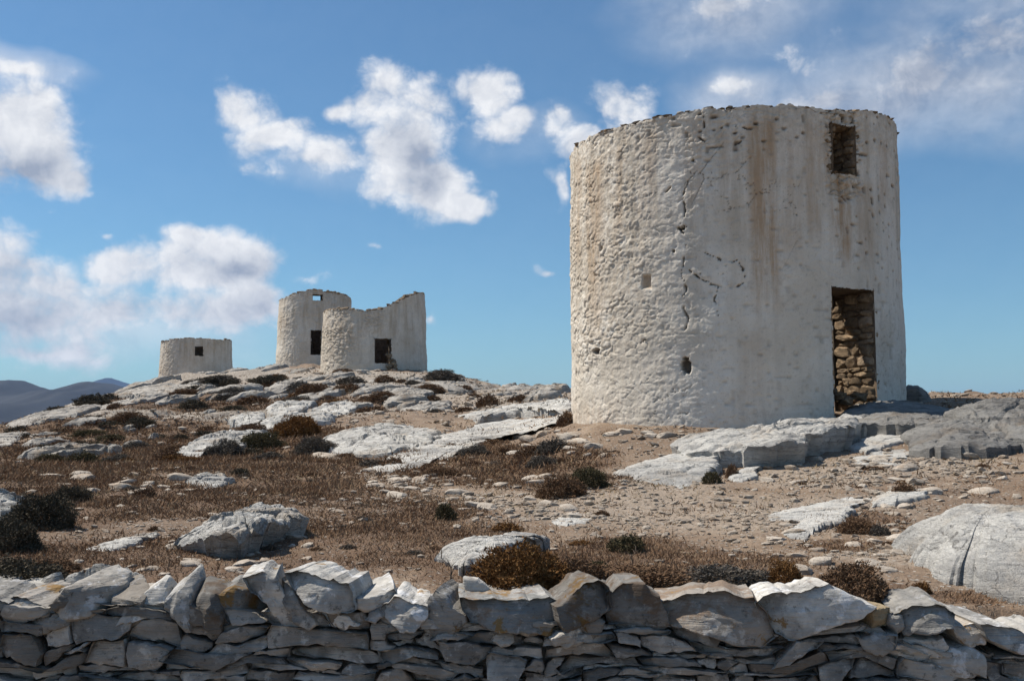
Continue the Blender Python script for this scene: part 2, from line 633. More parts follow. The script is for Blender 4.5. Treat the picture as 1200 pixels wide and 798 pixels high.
def m_whitewash(name='old_whitewash', fine_scale=1.0, tone=1.0):
    m = NT(name, 0.92)
    p = m.pos()
    vert = m.pos(scale=(1, 1, 0.10))
    big = m.noise(p, 0.8, 6, 0.62)
    strk = m.noise(vert, 2.6, 6, 0.66)
    strk2 = m.noise(m.pos(scale=(1, 1, 0.06), loc=(9, 4, 0)), 5.5, 5, 0.65)
    fine = m.noise(p, 26 * fine_scale, 6, 0.7)
    med = m.noise(p, 6 * fine_scale, 6, 0.68)
    bare = m.attr('bare')
    stain = m.attr('stain')
    hgt = m.attr('hgt')
    c = m.mix(m.rng(big, 0.35, 0.65), tuple(tone * x for x in (0.625, 0.56, 0.465)), tuple(tone * x for x in (0.74, 0.685, 0.595)))
    c = m.mix(m.rng(med, 0.50, 0.72, 0, 0.55), c, tuple(tone * x for x in (0.45, 0.395, 0.325)))
    sk = m.math('MULTIPLY', m.rng(strk, 0.46, 0.66), hgt)
    c = m.mix(m.math('MULTIPLY', sk, 0.55), c, tuple(tone * x for x in (0.42, 0.335, 0.235)))
    sk2 = m.math('MULTIPLY', m.rng(strk2, 0.52, 0.66), hgt)
    c = m.mix(m.math('MULTIPLY', sk2, 0.42), c, tuple(tone * x for x in (0.33, 0.30, 0.25)))
    st = m.math('MULTIPLY', stain, m.rng(m.noise(vert, 7, 5, 0.7), 0.30, 0.62))
    c = m.mix(m.math('MULTIPLY', st, 0.80, clamp=True), c, tuple(tone * x for x in (0.40, 0.25, 0.13)))
    bk = m.math('MULTIPLY', bare, m.rng(m.noise(p, 9, 6, 0.7), 0.42, 0.58))
    c = m.mix(m.math('MULTIPLY', bk, 0.75), c, tuple(tone * x for x in (0.43, 0.355, 0.27)))
    c = m.mix(m.rng(fine, 0.55, 0.72, 0, 0.6), c, tuple(tone * x for x in (0.30, 0.26, 0.21)))
    c = m.mix(m.rng(m.noise(p, 60 * fine_scale, 4, 0.7), 0.60, 0.72, 0, 0.6), c, tuple(tone * x for x in (0.22, 0.19, 0.15)))
    c = m.mix(m.math('MULTIPLY', m.attr('crack'), 0.85), c, (0.085, 0.062, 0.043))
    b = m.bump(med, 0.55, 0.035)
    b = m.bump(fine, 0.6, 0.012, b)
    return m.done(c, b)


M = {}
M['ground'] = m_ground()
M['outcrop'] = m_outcrop('pale_weathered_marble')
M['outcrop_far'] = m_outcrop('pale_far_marble', pale=(0.51, 0.475, 0.42), grey=(0.215, 0.195, 0.172), warm=(0.34, 0.25, 0.165), scale=0.7)
M['outcrop_shaded'] = m_outcrop('shade_darkened_rock', pale=(0.30, 0.29, 0.27), grey=(0.155, 0.15, 0.142), warm=(0.21, 0.165, 0.12))  # same rock as the pale outcrops, the tower's shade put into its colour
M['loose'] = m_outcrop('loose_marble', pale=(0.58, 0.51, 0.425), grey=(0.34, 0.275, 0.21), warm=(0.36, 0.25, 0.16), scale=3.0)
M['gravel'] = m_outcrop('stone_chips', pale=(0.46, 0.395, 0.32), grey=(0.24, 0.19, 0.145), warm=(0.28, 0.19, 0.12), scale=3.5)
M['wallstone'] = m_wallstone('grey_wall_stone')
M['capstone'] = m_wallstone('pale_cap_stone', pale=(0.54, 0.515, 0.465), dark=(0.235, 0.225, 0.207), ochre=0.12)
M['capbrown'] = m_wallstone('brown_lichen_stone', pale=(0.30, 0.285, 0.26), dark=(0.16, 0.15, 0.135), brownness=0.6, ochre=0.5)
M['capochre'] = m_wallstone('ochre_lichen_stone', pale=(0.32, 0.31, 0.29), dark=(0.17, 0.17, 0.16), brownness=0.35, ochre=1.0)
M['capyellow'] = m_wallstone('yellow_block', pale=(0.47, 0.37, 0.23), dark=(0.38, 0.30, 0.19), brown=(0.30, 0.22, 0.13))
M['rubble'] = m_wallstone('warm_rubble_stone', pale=(0.30, 0.22, 0.14), dark=(0.12, 0.087, 0.056), brown=(0.17, 0.11, 0.065), brownness=0.4)
M['mortar'] = m_plain('earth_mortar', (0.17, 0.125, 0.085), 0.95, 0.35, 9, 0.8, 0.03)
M['wash'] = m_whitewash()
M['wash_far'] = m_whitewash('weathered_far_whitewash', 0.6, 0.92)
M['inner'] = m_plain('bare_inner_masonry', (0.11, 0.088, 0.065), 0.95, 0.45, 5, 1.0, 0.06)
M['sh_dark'] = m_plant('grey_green_shrub', (0.052, 0.047, 0.034), (0.092, 0.078, 0.056), (0.15, 0.122, 0.09))
M['sh_green'] = m_plant('olive_shrub', (0.060, 0.054, 0.030), (0.105, 0.088, 0.050), (0.16, 0.13, 0.078))
M['sh_brown'] = m_plant('dry_brown_shrub', (0.105, 0.062, 0.038), (0.155, 0.096, 0.058), (0.23, 0.155, 0.098))
M['sh_rust'] = m_plant('rust_shrub', (0.125, 0.062, 0.024), (0.19, 0.10, 0.040), (0.25, 0.15, 0.065))
M['sh_grey'] = m_plant('grey_twiggy_shrub', (0.085, 0.074, 0.062), (0.13, 0.112, 0.092), (0.19, 0.165, 0.14))
M['scrub'] = m_plant('dry_scrub_twigs', (0.16, 0.092, 0.053), (0.245, 0.158, 0.098), (0.36, 0.265, 0.175), 1.2)
M['straw'] = m_plant('straw_grass', (0.20, 0.145, 0.085), (0.30, 0.225, 0.135), (0.38, 0.30, 0.19), 1.2)
M['stalk'] = m_plain('dry_stalk', (0.13, 0.095, 0.07), 0.9, 0.2, 20, 0.3, 0.002)

# ------------------------------------------------------------------ terrain
def P3(px, py, Y):
    x, z = ray(px, py)
    return (x * Y, Y, EYE + z * Y)


CTRL = []
def col(px, pts):
    for py, Y in pts:
        CTRL.append(P3(px, py, Y))


col(10, [(692, 5.3), (640, 6.8), (590, 9.8), (550, 15), (525, 24), (508, 35), (497, 46)])
col(100, [(692, 5.3), (640, 6.9), (590, 10), (550, 15.5), (520, 25), (495, 38), (472, 58)])
col(200, [(690, 5.3), (640, 6.9), (590, 10.2), (550, 15.5), (520, 24), (490, 37), (460, 55), (441, 69)])
col(320, [(690, 5.3), (640, 7), (590, 10.3), (550, 15), (520, 22.5), (490, 33), (460, 47), (432, 66)])
col(436, [(690, 5.3), (640, 7.1), (590, 10.4), (550, 15), (520, 21), (490, 30), (460, 41), (440, 50)])
col(520, [(690, 5.3), (640, 7.2), (590, 10.4), (550, 14.6), (520, 20), (490, 28), (460, 40), (440, 50)])
col(600, [(690, 5.3), (640, 7.3), (590, 10.4), (560, 13.3), (530, 17.6), (500, 24), (480, 31), (459, 44)])
col(680, [(690, 5.3), (640, 7.4), (590, 10.2), (540, 14), (505, 17), (491, 19), (470, 28), (458, 42)])
col(790, [(690, 5.3), (640, 7.4), (600, 9.6), (560, 12), (520, 14.4), (499, 15.9)])
col(900, [(690, 5.3), (640, 7.2), (600, 9.3), (560, 11.6), (520, 14), (497, 15.6), (480, 17.5)])
col(1030, [(695, 5.25), (650, 6.7), (600, 8.9), (560, 11), (530, 13.2), (500, 15.2), (478, 17.2), (466, 20)])
col(1120, [(705, 5.2), (650, 6.6), (600, 8.7), (560, 10.8), (530, 12.8), (500, 15), (480, 17.2), (466, 21)])
col(1200, [(715, 5.1), (660, 6.3), (600, 8.7), (560, 10.8), (530, 12.6), (500, 15), (480, 17), (463, 21.5)])
# behind the tower, behind the crests and out of frame
CTRL += [(5.5, 24, 2.2), (4, 32, 2.5), (9, 30, 2.35), (14, 30, 2.4), (14, 45, 1.9), (6, 45, 2.7)]
for a_, r_, z_ in ((-27, 62, 0.9), (-27, 80, -1.0), (-24, 75, 1.6), (-24, 95, -1.5), (-21, 80, 3.6), (-21, 105, 1.0), (-31, 50, 0.6), (-31, 70, -0.8), (-33, 100, -3)):
    CTRL.append((r_ * math.sin(R(a_)), r_ * math.cos(R(a_)), z_))
CTRL += [(-9.5, 68, 5.6), (-7, 52, 4.35), (-27.5, 86, 5.7), (-22, 80, 5.0), (-9, 80, 5.5), (-4, 62, 4.3), (2, 60, 3.0)]
for a in (-48, -38, -30, -20, -10, 0, 10, 20, 30, 42):
    s_, c_ = math.sin(R(a)), math.cos(R(a))
    CTRL += [(130 * s_, 130 * c_, 0.5 if a < 0 else -3), (230 * s_, 230 * c_, -18), (480 * s_, 480 * c_, -70), (900 * s_, 900 * c_, -110), (3.2 * s_, 3.2 * c_, 0.72)]
for r_, zl, zr in ((6, .65, .8), (10, .66, 1.0), (16, .7, 1.6), (22, .75, 2.3), (40, .8, 2.2), (60, .2, 1.2), (90, -1.5, -.5)):
    CTRL += [(r_ * math.sin(R(-40)), r_ * math.cos(R(-40)), zl), (r_ * math.sin(R(38)), r_ * math.cos(R(38)), zr)]
CTRL = np.array(CTRL)


def tcoord(x, y):
    r = np.maximum(np.hypot(x, y), 2.0)
    a = np.clip(np.arctan2(x, y), R(-50), R(45))
    return np.stack([a * 3.0, np.log(r)], 1)


def tps_phi(d2):
    return np.where(d2 > 1e-12, 0.5 * d2 * np.log(np.maximum(d2, 1e-12)), 0.0)


_tc = tcoord(CTRL[:, 0], CTRL[:, 1])
_n = len(_tc)
_K = tps_phi(((_tc[:, None] - _tc[None]) ** 2).sum(-1)) + np.eye(_n) * 0.01
_A = np.zeros((_n + 3, _n + 3))
_A[:_n, :_n] = _K
_A[:_n, _n:] = np.c_[np.ones(_n), _tc]
_A[_n:, :_n] = _A[:_n, _n:].T
_w = np.linalg.solve(_A, np.r_[CTRL[:, 2], 0, 0, 0])
WALL_Y = 4.70                       # front face of the dry-stone wall


def base_h(x, y):
    x = np.atleast_1d(np.asarray(x, float))
    y = np.atleast_1d(np.asarray(y, float))
    q = tcoord(x, y)
    out = np.empty(len(x))
    for s in range(0, len(x), 20000):
        t = q[s:s + 20000]
        out[s:s + 20000] = tps_phi(((t[:, None] - _tc[None]) ** 2).sum(-1)) @ _w[:_n] + _w[_n] + t @ _w[_n + 1:]
    return out * sstep(WALL_Y + 0.12, WALL_Y + 0.42, y)


def terr_h(x, y):
    x = np.atleast_1d(np.asarray(x, float))
    y = np.atleast_1d(np.asarray(y, float))
    r = np.hypot(x, y)
    h = base_h(x, y)
    k = np.clip(r / 30, 0.25, 1.6) * sstep(WALL_Y, WALL_Y + 1.2, y)
    h = h + fbm(xyz(x / 5.0, y / 5.0), 3, 3) * 0.16 * k
    h = h + fbm(xyz(x / 0.9, y / 0.9), 4, 8, 0.6) * 0.055 * sstep(WALL_Y, WALL_Y + 1.2, y) * np.clip(r / 14, 0.6, 2.5)
    hill = sstep(24, 36, r) * sstep(130, 100, r)
    t = (x * 0.75 - 0.55 * y) / 2.6 + 1.5 * fbm(xyz(x / 6, y / 6), 3, 15)
    fr = t - np.floor(t)
    h = h + hill * 0.34 * (np.where(fr < 0.85, fr / 0.85, (1 - fr) / 0.15) - 0.6) * sstep(-.3, .3, fbm(xyz(x / 9, y / 9), 2, 16))
    return h


def hit(px, py, h=0.0, fn=base_h):
    x, z = ray(px, py)
    Y = 5.0 * np.exp(np.linspace(0, math.log(120 / 5.0), 900))
    g = fn(x * Y, Y) + h - (EYE + z * Y)
    k = np.nonzero(g > 0)[0]
    if len(k) == 0:
        j = int(np.argmax(g / Y))
        return x * Y[j], Y[j]
    j = k[0]
    return x * Y[j], Y[j]


# where the dry scrub grows: ellipses given as (centre px, radius px) and taken down to the ground
SCRUB_E = [(60, 660, 230, 34), (250, 655, 300, 26), (430, 640, 230, 34), (470, 600, 120, 14), (640, 670, 180, 32), (820, 668, 150, 22), (740, 650, 120, 18),
           (180, 590, 220, 22), (60, 560, 160, 26), (330, 575, 170, 16), (300, 545, 220, 14), (220, 520, 200, 16), (560, 545, 130, 24), (660, 540, 70, 20),
           (650, 565, 90, 14), (110, 530, 160, 14), (330, 512, 160, 10), (1010, 690, 80, 10), (1010, 610, 60, 12), (240, 470, 240, 12), (120, 500, 130, 14), (420, 520, 90, 10), (30, 600, 130, 30), (1130, 700, 90, 10), (980, 640, 50, 8)]
PATH_E = [(560, 590, 150, 10), (720, 575, 140, 20), (560, 470, 40, 14), (440, 475, 60, 8), (860, 600, 220, 26), (1080, 545, 130, 16), (950, 560, 90, 16), (470, 565, 70, 10), (760, 600, 160, 14), (1060, 650, 80, 14)]


ROCKY_E = [(300, 452, 300, 22), (90, 478, 120, 14), (480, 462, 120, 20), (600, 470, 90, 14), (250, 480, 220, 14)]


def proj(x, y, z):
    dz = z - EYE
    d = y * math.cos(PITCH) + dz * math.sin(PITCH)
    v = -y * math.sin(PITCH) + dz * math.cos(PITCH)
    d = np.maximum(d, 0.1)
    return 600 + FPX * x / d, 399 - FPX * v / d


def zone(x, y, z, E):
    px, py = proj(x, y, z)
    o = np.zeros(len(px))
    for cx, cy, rx, ry in E:
        o = np.maximum(o, 1.35 - ((px - cx) / rx) ** 2 - ((py - cy) / ry) ** 2)
    return np.clip(o, 0, 1)


def build_terrain():
    aa = np.concatenate([np.linspace(-180, -60, 13)[:-1], np.linspace(-60, -34, 14)[:-1], np.linspace(-34, 34, 480)[:-1], np.linspace(34, 60, 14)[:-1], np.linspace(60, 180, 13)[:-1]])
    rr = np.concatenate([[0.05, 1.0, 2.0, 3.0, 3.8, 4.4], np.exp(np.linspace(math.log(4.75), math.log(105), 400)), np.exp(np.linspace(math.log(112), math.log(1400), 26))])
    A, RR = np.meshgrid(np.radians(aa), rr, indexing='ij')
    x = (RR * np.sin(A)).ravel()
    y = (RR * np.cos(A)).ravel()
    z = terr_h(x, y)
    z = np.where(np.hypot(x, y) > 1300, -95, z)
    me = mesh_np('terrain', np.stack([x, y, z], 1), grid_faces(len(aa), len(rr), True)[:, ::-1], M['ground'])
    front = (y > 4) & (np.hypot(x, y) < 150)
    s = np.zeros(len(x))
    p = np.zeros(len(x))
    s[front] = zone(x[front], y[front], z[front], SCRUB_E)
    p[front] = zone(x[front], y[front], z[front], PATH_E)
    wob = fbm(xyz(x / 1.3, y / 1.3), 4, 21, 0.6)
    q = np.zeros(len(x))
    q[front] = zone(x[front], y[front], z[front], ROCKY_E)
    add_attr(me, 'rocky', q)
    add_attr(me, 'scrub', np.clip(s * 0.75 + wob * 0.5 * (s > 0), 0, 1))
    add_attr(me, 'path', np.clip(p * 0.8 + wob * 0.4 * (p > 0), 0, 1))
    tag(obj('terrain', me), kind='structure')


build_terrain()

# ------------------------------------------------------------------ sea, far hills, haze
M['sea'] = NT('sea_water', 0.25).done((0.012, 0.035, 0.06))
v = []
for k in range(64):
    a = 2 * math.pi * k / 64
    v.append((17000 * math.sin(a), 17000 * math.cos(a), -85))
me = bpy.data.meshes.new('sea')
me.from_pydata(v, [], [list(range(63, -1, -1))])
me.materials.append(M['sea'])
tag(obj('sea', me), kind='structure')


def far_hill(name, D, prof, depth, seed, mat, rough):
    px = np.linspace(-420, 420, 260)
    hp = np.interp(px, [p[0] for p in prof], [p[1] for p in prof])
    nv = 26
    t = np.linspace(-1, 1, nv)
    PX, T = np.meshgrid(px, t, indexing='ij')
    HP = np.repeat(hp[:, None], nv, 1)
    Y = D + T * depth
    xs = (PX - 600) / FPX * D
    crest = (499 - HP) / FPX * D
    env = np.clip(1 - np.abs(T) ** 1.25, 0, 1)
    n = fbm(xyz(xs.ravel() / (D * .05), Y.ravel() / (D * .05)), 5, seed, 0.55).reshape(T.shape)
    n2 = fbm(xyz(xs.ravel() / (D * .09), Y.ravel() / (D * .09)), 3, seed + 3).reshape(T.shape)
    z = -90 + (crest + 90) * env * (1 + n * 0.30 * np.abs(T) ** 0.6) + n * rough * D * env
    Y = Y + n2 * depth * 0.3 * (1 - env)
    return tag(obj(name, mesh_np(name, np.stack([xs.ravel(), Y.ravel(), z.ravel()], 1), grid_faces(len(px), nv), mat)), kind='structure')


M['hill'] = m_plain('far_hill_scrub', (0.035, 0.035, 0.034), 0.95, 0.35, 0.004, 0.2, 3)
far_hill('far_hills', 4200, [(-420, 470), (-200, 455), (-60, 448), (0, 446), (20, 445), (35, 450), (55, 457), (75, 456), (100, 446), (112, 445), (128, 450), (150, 461), (200, 482), (280, 500), (420, 515)], 1500, 4, M['hill'], 0.0012)
far_hill('distant_hill', 10500, [(-420, 500), (60, 485), (100, 452), (118, 444), (127, 441.5), (140, 446), (165, 452), (210, 470), (300, 500), (420, 510)], 1500, 9, M['hill'], 0.0010)

hz = bpy.data.materials.new('haze_air')
hz.use_nodes = True
for n in list(hz.node_tree.nodes):
    if n.type != 'OUTPUT_MATERIAL':
        hz.node_tree.nodes.remove(n)
pv = hz.node_tree.nodes.new('ShaderNodeVolumePrincipled')
pv.inputs['Color'].default_value = (0.32, 0.56, 1.0, 1)
pv.inputs['Density'].default_value = 4.6e-5
pv.inputs['Anisotropy'].default_value = 0.0
hz.node_tree.links.new(pv.outputs[0], [n for n in hz.node_tree.nodes if n.type == 'OUTPUT_MATERIAL'][0].inputs['Volume'])
bm = bmesh.new()
bmesh.ops.create_cube(bm, size=1.0)
for w_ in bm.verts:
    w_.co = Vector((w_.co.x * 36000, w_.co.y * 36000, -120 if w_.co.z < 0 else 560))
me = bpy.data.meshes.new('haze')
bm.to_mesh(me)
bm.free()
me.materials.append(hz)
tag(obj('haze', me), 'thin blue haze in the air over the far hills', 'haze', kind='stuff')

# ------------------------------------------------------------------ angular rocks (plane-cut balls)
_ico = {}
def ico(sub):
    if sub not in _ico:
        b = bmesh.new()
        bmesh.ops.create_icosphere(b, subdivisions=sub, radius=1.0)
        b.verts.ensure_lookup_table()
        _ico[sub] = (np.array([v.co[:] for v in b.verts]), np.array([[v.index for v in f.verts] for f in b.faces]))
        b.free()
    return _ico[sub]


def rock_verts(seed, dims, sub=2, planes=9, rough=0.06, boxy=0.6, soft=14.0):
    rs = np.random.RandomState(seed)
    d, f = ico(sub)
    nrm = rs.normal(size=(planes, 3))
    nrm /= np.linalg.norm(nrm, axis=1)[:, None]
    dist = rs.uniform(0.62, 0.95, planes)
    ax = np.array([[1, 0, 0], [-1, 0, 0], [0, 1, 0], [0, -1, 0], [0, 0, 1], [0, 0, -1]], float)
    ax += rs.normal(size=ax.shape) * 0.16
    ax /= np.linalg.norm(ax, axis=1)[:, None]
    nrm = np.vstack([nrm, ax])
    dist = np.r_[dist, rs.uniform(boxy, boxy + 0.18, 6)]
    q = np.maximum(d @ nrm.T, 1e-3) / dist
    r = 1.0 / (np.sum(q ** soft, 1) ** (1 / soft))
    r *= 1 + rough * fbm(d * 2.2 + seed, 3, seed)
    v = d * r[:, None]
    v /= np.abs(v).max(0)
    return v * (np.array(dims) / 2), f


def rock_mesh(name, seed, dims, mat, sub=2, planes=9, rough=0.06, sharp=32, **k):
    v_, f_ = rock_verts(seed, dims, sub, planes, rough, **k)
    return mesh_np(name, v_, f_, mat, True, sharp)

# ------------------------------------------------------------------ the mill towers
def tower_frame(cx, cy):
    d = math.hypot(cx, cy)
    ef = np.array([cx / d, cy / d])
    er = np.array([ef[1], -ef[0]])
    return ef, er, d


class Tower:
    def __init__(self, name, cx, cy, zb, Rb, Rt, thick, Hc, label, group):
        self.c = np.array([cx, cy])
        self.ef, self.er, self.d = tower_frame(cx, cy)
        self.zb, self.Rb, self.Rt, self.th = zb, Rb, Rt, thick
        self.Hc = Hc                                   # [(phi degrees, z top)]
        self.root = tag(empty(name, (cx, cy, zb)), label, 'windmill', group)

    def top(self, phi):
        p = np.degrees(phi)
        return np.interp(p, [h[0] for h in self.Hc], [h[1] for h in self.Hc], period=360)

    def rad(self, z):
        zt = max(h[1] for h in self.Hc)
        t = np.clip((z - self.zb) / (zt - self.zb), 0, 1)
        return self.Rb + (self.Rt - self.Rb) * t

    def pt(self, phi, z, r):
        """offset from the tower centre, local to its root"""
        x = r * (np.sin(phi) * self.er[0] - np.cos(phi) * self.ef[0])
        y = r * (np.sin(phi) * self.er[1] - np.cos(phi) * self.ef[1])
        return np.stack([x, y, z - self.zb], -1)

    def pix(self, px, py):
        """pixel -> (phi, z) on the outer face"""
        x, z = ray(px, py)
        n = math.hypot(x, 1)
        u = np.array([x / n, 1 / n])
        b = u @ self.c
        rr = 0.5 * (self.Rb + self.Rt)
        k = max(b * b - (self.c @ self.c - rr * rr), 0.0)
        t = b - math.sqrt(k)
        p = u * t - self.c
        return math.atan2(p @ self.er, -(p @ self.ef)), EYE + z / n * t

    def build(self, wall_fn, openings, res, mat, inner=True, hgt_fn=None):
        ph = np.concatenate([np.linspace(-115, 115, res[0]), np.linspace(115, 245, res[2] + 1)[1:-1]])
        ph = np.radians(ph)
        tv = np.linspace(0, 1, res[1])
        PH, TV = np.meshgrid(ph, tv, indexing='ij')
        top = self.top(PH)
        if res[0] > 200:
            top = top + 0.035 * fbm(xyz(PH.ravel() * 14, 0 * PH.ravel()), 3, 5).reshape(PH.shape) + 0.02 * np.round(vnoise(xyz(PH.ravel() * 30, 0 * PH.ravel()), 6)).reshape(PH.shape)
        Z = self.zb + TV * (top - self.zb)
        disp, bare, stain = wall_fn(self, PH.ravel(), Z.ravel())
        Rr = self.rad(Z.ravel()) + disp
        V = self.pt(PH.ravel(), Z.ravel(), Rr)
        F = grid_faces(len(ph), len(tv), True)
        fc = F.reshape(-1, 4)
        pc = np.angle(np.exp(1j * PH.ravel()))[fc]
        pc = pc[:, 0]
        zc = Z.ravel()[fc].mean(1)
        keep = np.ones(len(fc), bool)
        jz = 0.02 * fbm(xyz(pc * 22, zc * 7), 3, 4)
        for (p0, p1, z0, z1) in openings:
            keep &= ~((pc + jz / 3 > p0) & (pc + jz / 3 < p1) & (zc + jz > z0) & (zc + jz < z1))
        me = mesh_np('outer_wall', V, F[keep], mat)
        add_attr(me, 'bare', bare)
        add_attr(me, 'stain', stain)
        if hasattr(self, 'crack'):
            add_attr(me, 'crack', self.crack)
        h = np.clip((Z.ravel() - self.zb) / (top.ravel() - self.zb), 0, 1)
        add_attr(me, 'hgt', 0.25 + 0.75 * sstep(0.2, 0.9, h) if hgt_fn is None else hgt_fn(PH.ravel(), h))
        self.outer = obj('outer_wall', me, self.root)
        # inner face and the top of the wall
        ni, nj = 140, 26
        p2 = np.linspace(-math.pi, math.pi, ni, endpoint=False)
        for (a0, a1, z0, z1) in openings:
            for a in (a0, a1):
                p2[np.argmin(np.abs(p2 - a))] = a
        A, T = np.meshgrid(p2, np.linspace(0, 1, nj), indexing='ij')
        tz = self.top(A) - 0.03
        Zi = self.zb + T * (tz - self.zb)
        for (a0, a1, z0, z1) in openings:
            pass
        n = fbm(np.stack([A.ravel() * 6, Zi.ravel() * 3, 0 * A.ravel()], 1), 4, 12, 0.6) * 0.05
        Vi = self.pt(A.ravel(), Zi.ravel(), self.rad(Zi.ravel()) - self.th + n)
        Fi = grid_faces(ni, nj, True)[:, ::-1]
        a_c = np.angle(np.exp(1j * A.ravel()))[Fi]
        a_c = np.angle(np.exp(1j * a_c).mean(1))
        z_c = Zi.ravel()[Fi].mean(1)
        kp = np.ones(len(Fi), bool)
        for (a0, a1, z0, z1) in openings:
            kp &= ~((a_c > a0 - 0.02) & (a_c < a1 + 0.02) & (z_c > z0 - 0.05) & (z_c < z1 + 0.05))
        obj('inner_wall', mesh_np('inner_wall', Vi, Fi[kp], M['inner']), self.root)
        pt_ = ph if res[0] < 900 else ph
        B, S = np.meshgrid(pt_, np.linspace(0, 1, 7), indexing='ij')
        zt = self.top(B) - 0.02
        zz = zt.ravel() + 0.04 * fbm(np.stack([B.ravel() * 20, S.ravel() * 5, 0 * B.ravel()], 1), 3, 7) - 0.02
        rt = self.rad(zt.ravel()) + 0.0 - S.ravel() * (self.th + 0.0)
        self.wtop = obj('wall_top', mesh_np('wall_top', self.pt(B.ravel(), zz, rt), grid_faces(len(pt_), 7, True)[:, ::-1], M['rubble']), self.root)

    def reveal(self, name, p0, p1, z0, z1, depth, mat, sill=True, seed=0, lintel_mat=None, back=False, amp=0.03):
        """sides, lintel and sill of an opening: rough masonry sheets going into the wall; closed at the back for a niche"""
        made = self.made = []
        nd, nz_ = 22, max(8, int((z1 - z0) / 0.05))
        out = []
        rz = float(self.rad(np.array([(z0 + z1) / 2]))[0])
        mid = 0.5 * (p0 + p1)
        hw = rz * math.sin((p1 - p0) / 2)
        # local box frame: outward normal at mid, tangent
        nrm = self.pt(np.array(mid), np.array(self.zb), 1.0)
        tang = self.pt(np.array(mid + math.pi / 2), np.array(self.zb), 1.0)
        r0 = rz * math.cos((p1 - p0) / 2) + 0.005
        E = 0.03
        def sheet(nm, fn, nu, nv, flip):
            U, V_ = np.meshgrid(np.linspace(0, 1, nu), np.linspace(0, 1, nv), indexing='ij')
            s, dd, z = fn(U.ravel(), V_.ravel())
            f1, f2, cid = worley((dd + s) / 0.2 + seed, (z + 0.3 * s) / 0.10, seed + 2)
            rough = (sstep(0.0, 0.25, f2 - f1) * 0.6 + cid * 0.5 - 0.5) * amp
            return s, dd, z, rough
        def put(nm, s, dd, z, nu, nv, flip, m_):
            Pp = nrm[None, :] * (r0 - dd)[:, None] + tang[None, :] * s[:, None]
            Pp[:, 2] = z - self.zb
            F = grid_faces(nu, nv)
            made.append(obj(nm, mesh_np(nm, Pp, F[:, ::-1] if flip else F, m_), self.root))
        for sgn in (-1, 1):
            s, dd, z, rg = sheet('jamb', lambda u, v_: (sgn * (hw + 0 * u), u * depth, z0 - E + v_ * (z1 - z0 + 2 * E)), nd, nz_, sgn > 0)
            fade = sstep(0, 0.08, dd)
            put(name + '_jamb', s - sgn * rg * fade, dd, z, nd, nz_, sgn < 0, mat)
        s, dd, z, rg = sheet('lintel', lambda u, v_: ((u * 2 - 1) * (hw + E), v_ * depth, z1 + 0 * u), 14, nd, False)
        put(name + '_lintel', s, dd, z - rg * 0.5 * sstep(0, 0.08, dd), 14, nd, True, lintel_mat or mat)
        if sill:
            s, dd, z, rg = sheet('sill', lambda u, v_: ((u * 2 - 1) * (hw + E), v_ * depth, z0 + 0 * u), 14, nd, False)
            put(name + '_sill', s, dd, z + rg * 0.5, 14, nd, False, mat)
        if back:
            s, dd, z, rg = sheet('back', lambda u, v_: ((u * 2 - 1) * (hw + E), depth + 0 * u, z0 - E + v_ * (z1 - z0 + 2 * E)), 14, nz_, False)
            put(name + '_back', s, dd - rg, z, 14, nz_, False, mat)
        return nrm, tang, r0, hw


def polyline_dist(ph, z, pts, Rm):
    """distance on the unrolled wall from a polyline of (phi, z)"""
    best = np.full(ph.shape, 9.0)
    X = ph * Rm
    for (a, b) in zip(pts[:-1], pts[1:]):
        ax, ay, bx, by = a[0] * Rm, a[1], b[0] * Rm, b[1]
        dx, dy = bx - ax, by - ay
        t = np.clip(((X - ax) * dx + (z - ay) * dy) / (dx * dx + dy * dy + 1e-9), 0, 1)
        best = np.minimum(best, np.hypot(X - ax - t * dx, z - ay - t * dy))
    return best


# --- the big tower
d0 = 19.07
az0 = R(12.5)
big = Tower('windmill_tower', d0 * math.sin(az0), d0 * math.cos(az0), 1.15, 3.01, 3.0, 0.85,
            [(-180, 6.75), (-90, 6.76), (-60, 6.74), (-30, 6.70), (0, 6.70), (20, 6.73), (31, 6.70), (38, 6.73), (50, 6.84), (70, 6.90), (90, 6.90), (120, 6.85)],
            'large roofless whitewashed round mill tower close by on the right', None)
DOOR = (*sorted((big.pix(975, 400)[0], big.pix(1025.5, 400)[0])), 1.2, big.pix(1000, 338)[1])
WIN = (*sorted((big.pix(976, 170)[0], big.pix(1003, 170)[0])), big.pix(992, 203)[1], big.pix(992, 147)[1])
HOLES = [(803, 428, 6, 7), (676, 437, 3, 5), (700, 412, 7, 3), (789, 294, 2, 2), (704, 292, 3, 3), (812, 188, 1.6, 1.6), (798, 268, 4, 2), (804, 420, 5, 2)]
